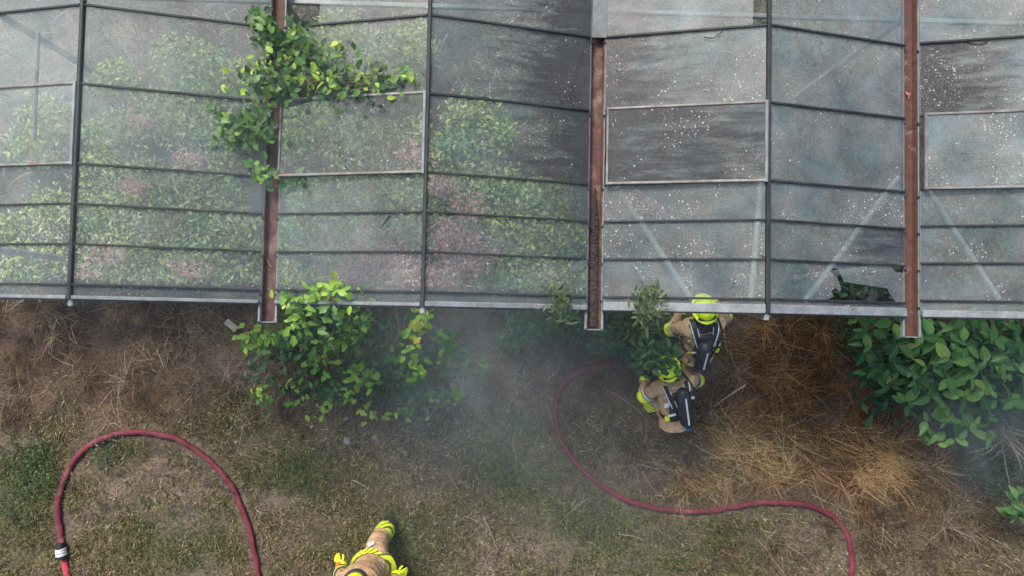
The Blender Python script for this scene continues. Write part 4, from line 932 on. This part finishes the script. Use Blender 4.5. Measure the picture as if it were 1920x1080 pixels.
    for sx in (-1, 1):
        bm = bmesh.new(); bmesh.ops.create_uvsphere(bm, u_segments=8, v_segments=6, radius=.013); me = bpy.data.meshes.new('eye'); bm.to_mesh(me); bm.free()
        e = link('eye', me, root, [M['eye']]); e.location = J['head'] + fd * .088 + hx * sx * .032 + up * .015
    MB().tube([J['head'] + fd * .09 - up * .05 + hx * t for t in (-.025, 0, .025)], [.004, .006, .004], 6).build('mouth', M['lump'], root, True)
    # --- breathing apparatus on the back
    if scba:
        bk = -Yb if Yb.dot(fd) > 0 else Yb
        dz = V((0, 0, 1)); bk = bk if bk.dot(dz) > 0 or abs(bk.z) < .2 else -bk
        ba = empty('breathing_apparatus', (0, 0, 0)); ba.parent = root
        up_ = sp_; base = J['pelvis'].lerp(J['chest'], .1) + bk * .165
        top = J['chest'] + up_ * .12 + bk * .16
        MB().loft([(base, X, bk, .12, .02), (base.lerp(top, .2), X, bk, .13, .028), (base.lerp(top, .8), X, bk, .12, .028), (top, X, bk, .08, .02)], 16).build('back_plate', M['black'], ba, True)
        ca, cb = base + bk * .095 + up_ * extra.get('low', 0) + X * extra.get('off', 0), top + bk * .085 + up_ * extra.get('high', 0) + X * extra.get('off2', 0); L = (cb - ca); cd = L.normalized()
        r = .088
        MB().loft([(ca - cd * .02, X, bk, .03, .03), (ca, X, bk, .06, .06), (ca + cd * .04, X, bk, r, r), (cb - cd * .05, X, bk, r, r), (cb, X, bk, .06, .06), (cb + cd * .02, X, bk, .02, .02)], 20).build('air_cylinder', M['cyl'], ba, True)
        MB().beam(ca + cd * .07 + bk * (r + .001), cb - cd * .06 + bk * (r + .001), .02, .008, bk).build('cylinder_stripe', M['silver'], ba)
        MB().loft([(ca + cd * .3, X, bk, r + .005, r + .005), (ca + cd * .34, X, bk, r + .005, r + .005)], 20, False).build('cylinder_strap', M['black'], ba, True)
        MB().tube([ca - cd * .02, ca - cd * .05], [.024, .026], 10).build('valve', M['black'], ba, True)
        MB().tube([ca - cd * .05 + X * .0, ca - cd * .085], [.03, .027], 10).build('valve_knob', M['blue'], ba, True)
        for sx in (-1, 1):
            st = [base.lerp(top, .55) + X * sx * .06 + bk * .03, J['chest'] + X * sx * .1 + bk * .155 + up_ * .06, J['chest'].lerp(J['neck'], .75) + X * sx * .125 + bk * .1, J['chest'].lerp(J['neck'], .8) + X * sx * .13 - bk * .04, J['chest'] + X * sx * .13 - bk * .16]
            c = spline(st, 6)
            MB().tube(c, [.036] * len(c), 8, True, .45).build('shoulder_strap', M['black'], ba, True)
            MB().tube([q + X * sx * .034 + bk * .012 for q in c[:-6]], .0075, 6).build('strap_piping', M['silver'], ba, True)
            MB().tube([q - X * sx * .03 + bk * .012 for q in c[:-6]], .0065, 6).build('strap_piping', M['silver'], ba, True)
        if extra.get('yoke'): MB().loft([(J['chest'] + up_ * .1 + bk * .1, X, bk, .165, .075), (J['chest'].lerp(J['neck'], .4) + bk * .07, X, bk, .19, .075), (J['chest'].lerp(J['neck'], .8) + bk * .04, X, bk, .185, .075), (J['neck'] + bk * .02, X, bk, .12, .07)], 18).build('harness_yoke', M['black'], ba, True)
        wb = J['pelvis'] + sp_ * .06
        MB().loft([(wb - sp_ * .03, X, Yb, .207, .176), (wb + sp_ * .03, X, Yb, .207, .176)], 24, False).build('waist_belt', M['black'], ba, True)
        MB().beam(base + X * -.14 + bk * .01 + up_ * .1, base + X * -.05 + bk * .02 + up_ * .12, .035, .012, bk).build('silver_patch', M['silver'], ba)
        MB().tube(spline([base + X * .1 + bk * .04, base + X * .17 + bk * .0 + up_ * .2, top + X * .2 - bk * .05, J['head'] + hx * .1 + fd * .08 - up * .05], 6), .012, 7).build('air_line', M['black'], ba, True)
    return root, J, N
# lower firefighter: crouching, back up, head into the weeds
pl = at(1266, 775, .72)
J2 = dict(pelvis=(0, 0, .72), chest=(0, .29, .90), neck=(0, .47, 1.0), head=(-.06, .63, 1.07), face=(-.1, .8, -.5),
          shL=(-.2, .40, .94), elL=(-.37, .28, .72), wrL=(-.26, .5, .56), hdL=(-.22, .58, .52), shR=(.2, .40, .94), elR=(.36, .36, .74), wrR=(.22, .56, .58), hdR=(.17, .63, .54),
          hpL=(-.1, .0, .68), knL=(-.19, .36, .46), anL=(-.17, .02, .1), toL=(-.19, .22, .045), hpR=(.1, .0, .68), knR=(.18, .3, .42), anR=(.16, -.12, .1), toR=(.17, .08, .045))
rt, J, N = person('firefighter crouching with black air cylinder, yellow helmet hidden by leaves', (pl.x, pl.y, 0), math.radians(12), J2, 'helmet', 'helmet', 'black', True, dict(off=.07, off2=.03, low=-.02, high=.1))
X_ = Vector((1, 0, 0)); bk_ = Vector((0, -.54, .84)); up_ = Vector((0, .84, .54))
for u, t, w, nm, mt in ((-.13, .30, .06, 'reflective_patch', 'silver'), (-.13, .08, .07, 'reflective_patch', 'lime'), (.15, .34, .04, 'reflective_patch', 'silver')):
    c = Vector((u, 0, .72)) + up_ * t + bk_ * (.165 - abs(u) * .08)
    MB().beam(c - X_ * .05, c + X_ * .05, w, .012, bk_).build(nm, M[mt], rt)
# upper firefighter: leaning in under the eaves
pu = at(1310, 650, 1.0)
J1 = dict(pelvis=(0, 0, .95), chest=(0, .2, 1.2), neck=(0, .36, 1.36), head=(0, .47, 1.47), face=(0, .9, -.3),
          shL=(-.21, .28, 1.27), elL=(-.33, .26, 1.02), wrL=(-.12, .5, 1.0), hdL=(-.06, .58, .98), shR=(.21, .28, 1.27), elR=(.37, .34, 1.06), wrR=(.25, .55, .95), hdR=(.2, .63, .92),
          hpL=(-.1, 0, .9), knL=(-.14, .17, .5), anL=(-.14, .0, .1), toL=(-.16, .2, .045), hpR=(.1, 0, .9), knR=(.15, .12, .5), anR=(.15, -.2, .1), toR=(.17, 0, .045))
rt, J, N = person('firefighter in bright yellow helmet leaning in under the greenhouse eaves', (pu.x, pu.y, 0), math.radians(9), J1, 'helmet', 'helmet', 'black', True, dict(off=-.03, off2=-.02, low=-.1, high=-.06, yoke=True))
bk_ = Vector((0, -.78, .62)); up_ = Vector((0, .62, .78))
for c, w, mt in ((Vector((.16, .1, 1.12)) + bk_ * .12, .05, 'silver'), (Vector((.17, .03, 1.0)) + bk_ * .13, .07, 'lime')):
    MB().beam(c - X_ * .05, c + X_ * .05, w, .012, bk_).build('reflective_patch', M[mt], rt)
# walking firefighter at the bottom edge
RZ3 = math.radians(-16); pw = at(693, 1073, .92); pw.z = 0
def l3(x, y, z): return tuple(Matrix.Rotation(-RZ3, 3, 'Z') @ (at(x, y, z) - pw))
hd3 = Vector(l3(664, 1100, 1.6)); nk3 = hd3 + Vector((0, -.05, -.14)); ch3 = Vector((hd3.x * .6, hd3.y * .6, 1.24))
J3 = dict(pelvis=(0, 0, .92), chest=ch3, neck=nk3, head=hd3, face=(0, .95, -.3),
          shL=ch3 + Vector((-.21, .0, .14)), elL=l3(640, 1075, 1.12), wrL=l3(640, 1060, 1.0), hdL=l3(633, 1049, .97), shR=ch3 + Vector((.21, .0, .14)), elR=ch3 + Vector((.34, -.04, -.12)), wrR=l3(744, 1078, .9), hdR=l3(757, 1074, .86),
          hpL=(-.1, 0, .88), knL=(-.12, -.02, .5), anL=(-.13, -.3, .12), toL=(-.14, -.1, .045), hpR=(.1, 0, .88), knR=l3(706, 1020, .52), anR=l3(724, 992, .12), toR=l3(741, 974, .05))
rt, J, N = person('walking firefighter in tan kit at the bottom edge, one boot forward', pw, RZ3, J3, 'helmet', 'black', 'lime', False, {'leg': 1.5, 'hem': True})
a = Vector(l3(690, 1022, .74)); MB().beam(a, Vector(l3(701, 1017, .72)), .045, .012).build('reflective_patch', M['silver'], rt)
a = Vector(l3(632, 1062, 1.1)); MB().beam(a, a + Vector((-.0, .05, -.02)), .04, .012).build('orange_tab', M['orange'], rt)

# ------------------------------------------------------------------ smoke
def smoke(px, py, z, rx, ry, rz, dens, label, colr=(.8, .88, .96), scale=1.6, rot=0):
    bm = bmesh.new(); bmesh.ops.create_icosphere(bm, subdivisions=3, radius=1.0); me = bpy.data.meshes.new('smoke'); bm.to_mesh(me); bm.free()
    t = NT('drifting_smoke'); co = t.co()
    r = t.n('ShaderNodeVectorMath', {0: co}, operation='LENGTH').outputs['Value']
    fall = t.range(r, .15, 1.0, 1.0, 0.0)
    n = t.noise(co, scale, 6, .62, 1.1)
    d = t.math('MULTIPLY', t.math('MULTIPLY', fall, t.range(n, .4, .66)), dens)
    v = t.n('ShaderNodeVolumePrincipled', {'Color': (*colr, 1), 'Density': d, 'Anisotropy': .1}).outputs[0]
    t.t.links.new(v, t.out.inputs['Volume'])
    o = link('smoke', me, None, [t.m]); o.location = at(px, py, z); o.scale = (rx, ry, rz); o.rotation_euler = (0, 0, rot)
    return tag(o, label, None, None, 'stuff')
SM = (.8, .91, .94)
smoke(1060, 610, 1.1, 2.6, 1.0, 1.0, .1, 'bluish smoke drifting between the eaves and the crouching firefighters', (.8, .92, .95))
smoke(860, 690, 1.0, 1.7, 1.5, 1.0, .42, 'pale smoke over the bare ground right of the bushes', SM)
smoke(1000, 830, .9, 3.8, 2.0, .9, .2, 'thin veil of smoke over the lawn between the two hoses', SM, 1.1)
smoke(960, 630, 3.3, 2.0, 1.1, .6, .12, 'pale smoke rising past the eaves above the hose end', SM, 1.8)
smoke(1850, 790, 1.3, 1.1, 1.2, .9, .35, 'bluish smoke hanging over the big broad-leaved shrub', (.74, .88, .97))
smoke(120, 130, 1.7, 2.4, 1.7, .8, .6, 'white smoke trapped under the glass at upper left', (.9, .95, .95))
smoke(610, 410, 1.7, 1.0, 1.0, .8, .6, 'pale smoke under the glass right of the left gutter', (.88, .94, .95))
smoke(420, 300, 3.7, 3.6, 2.2, .55, .13, 'faint smoke passing over the left half of the glass roof', SM, 1.2)
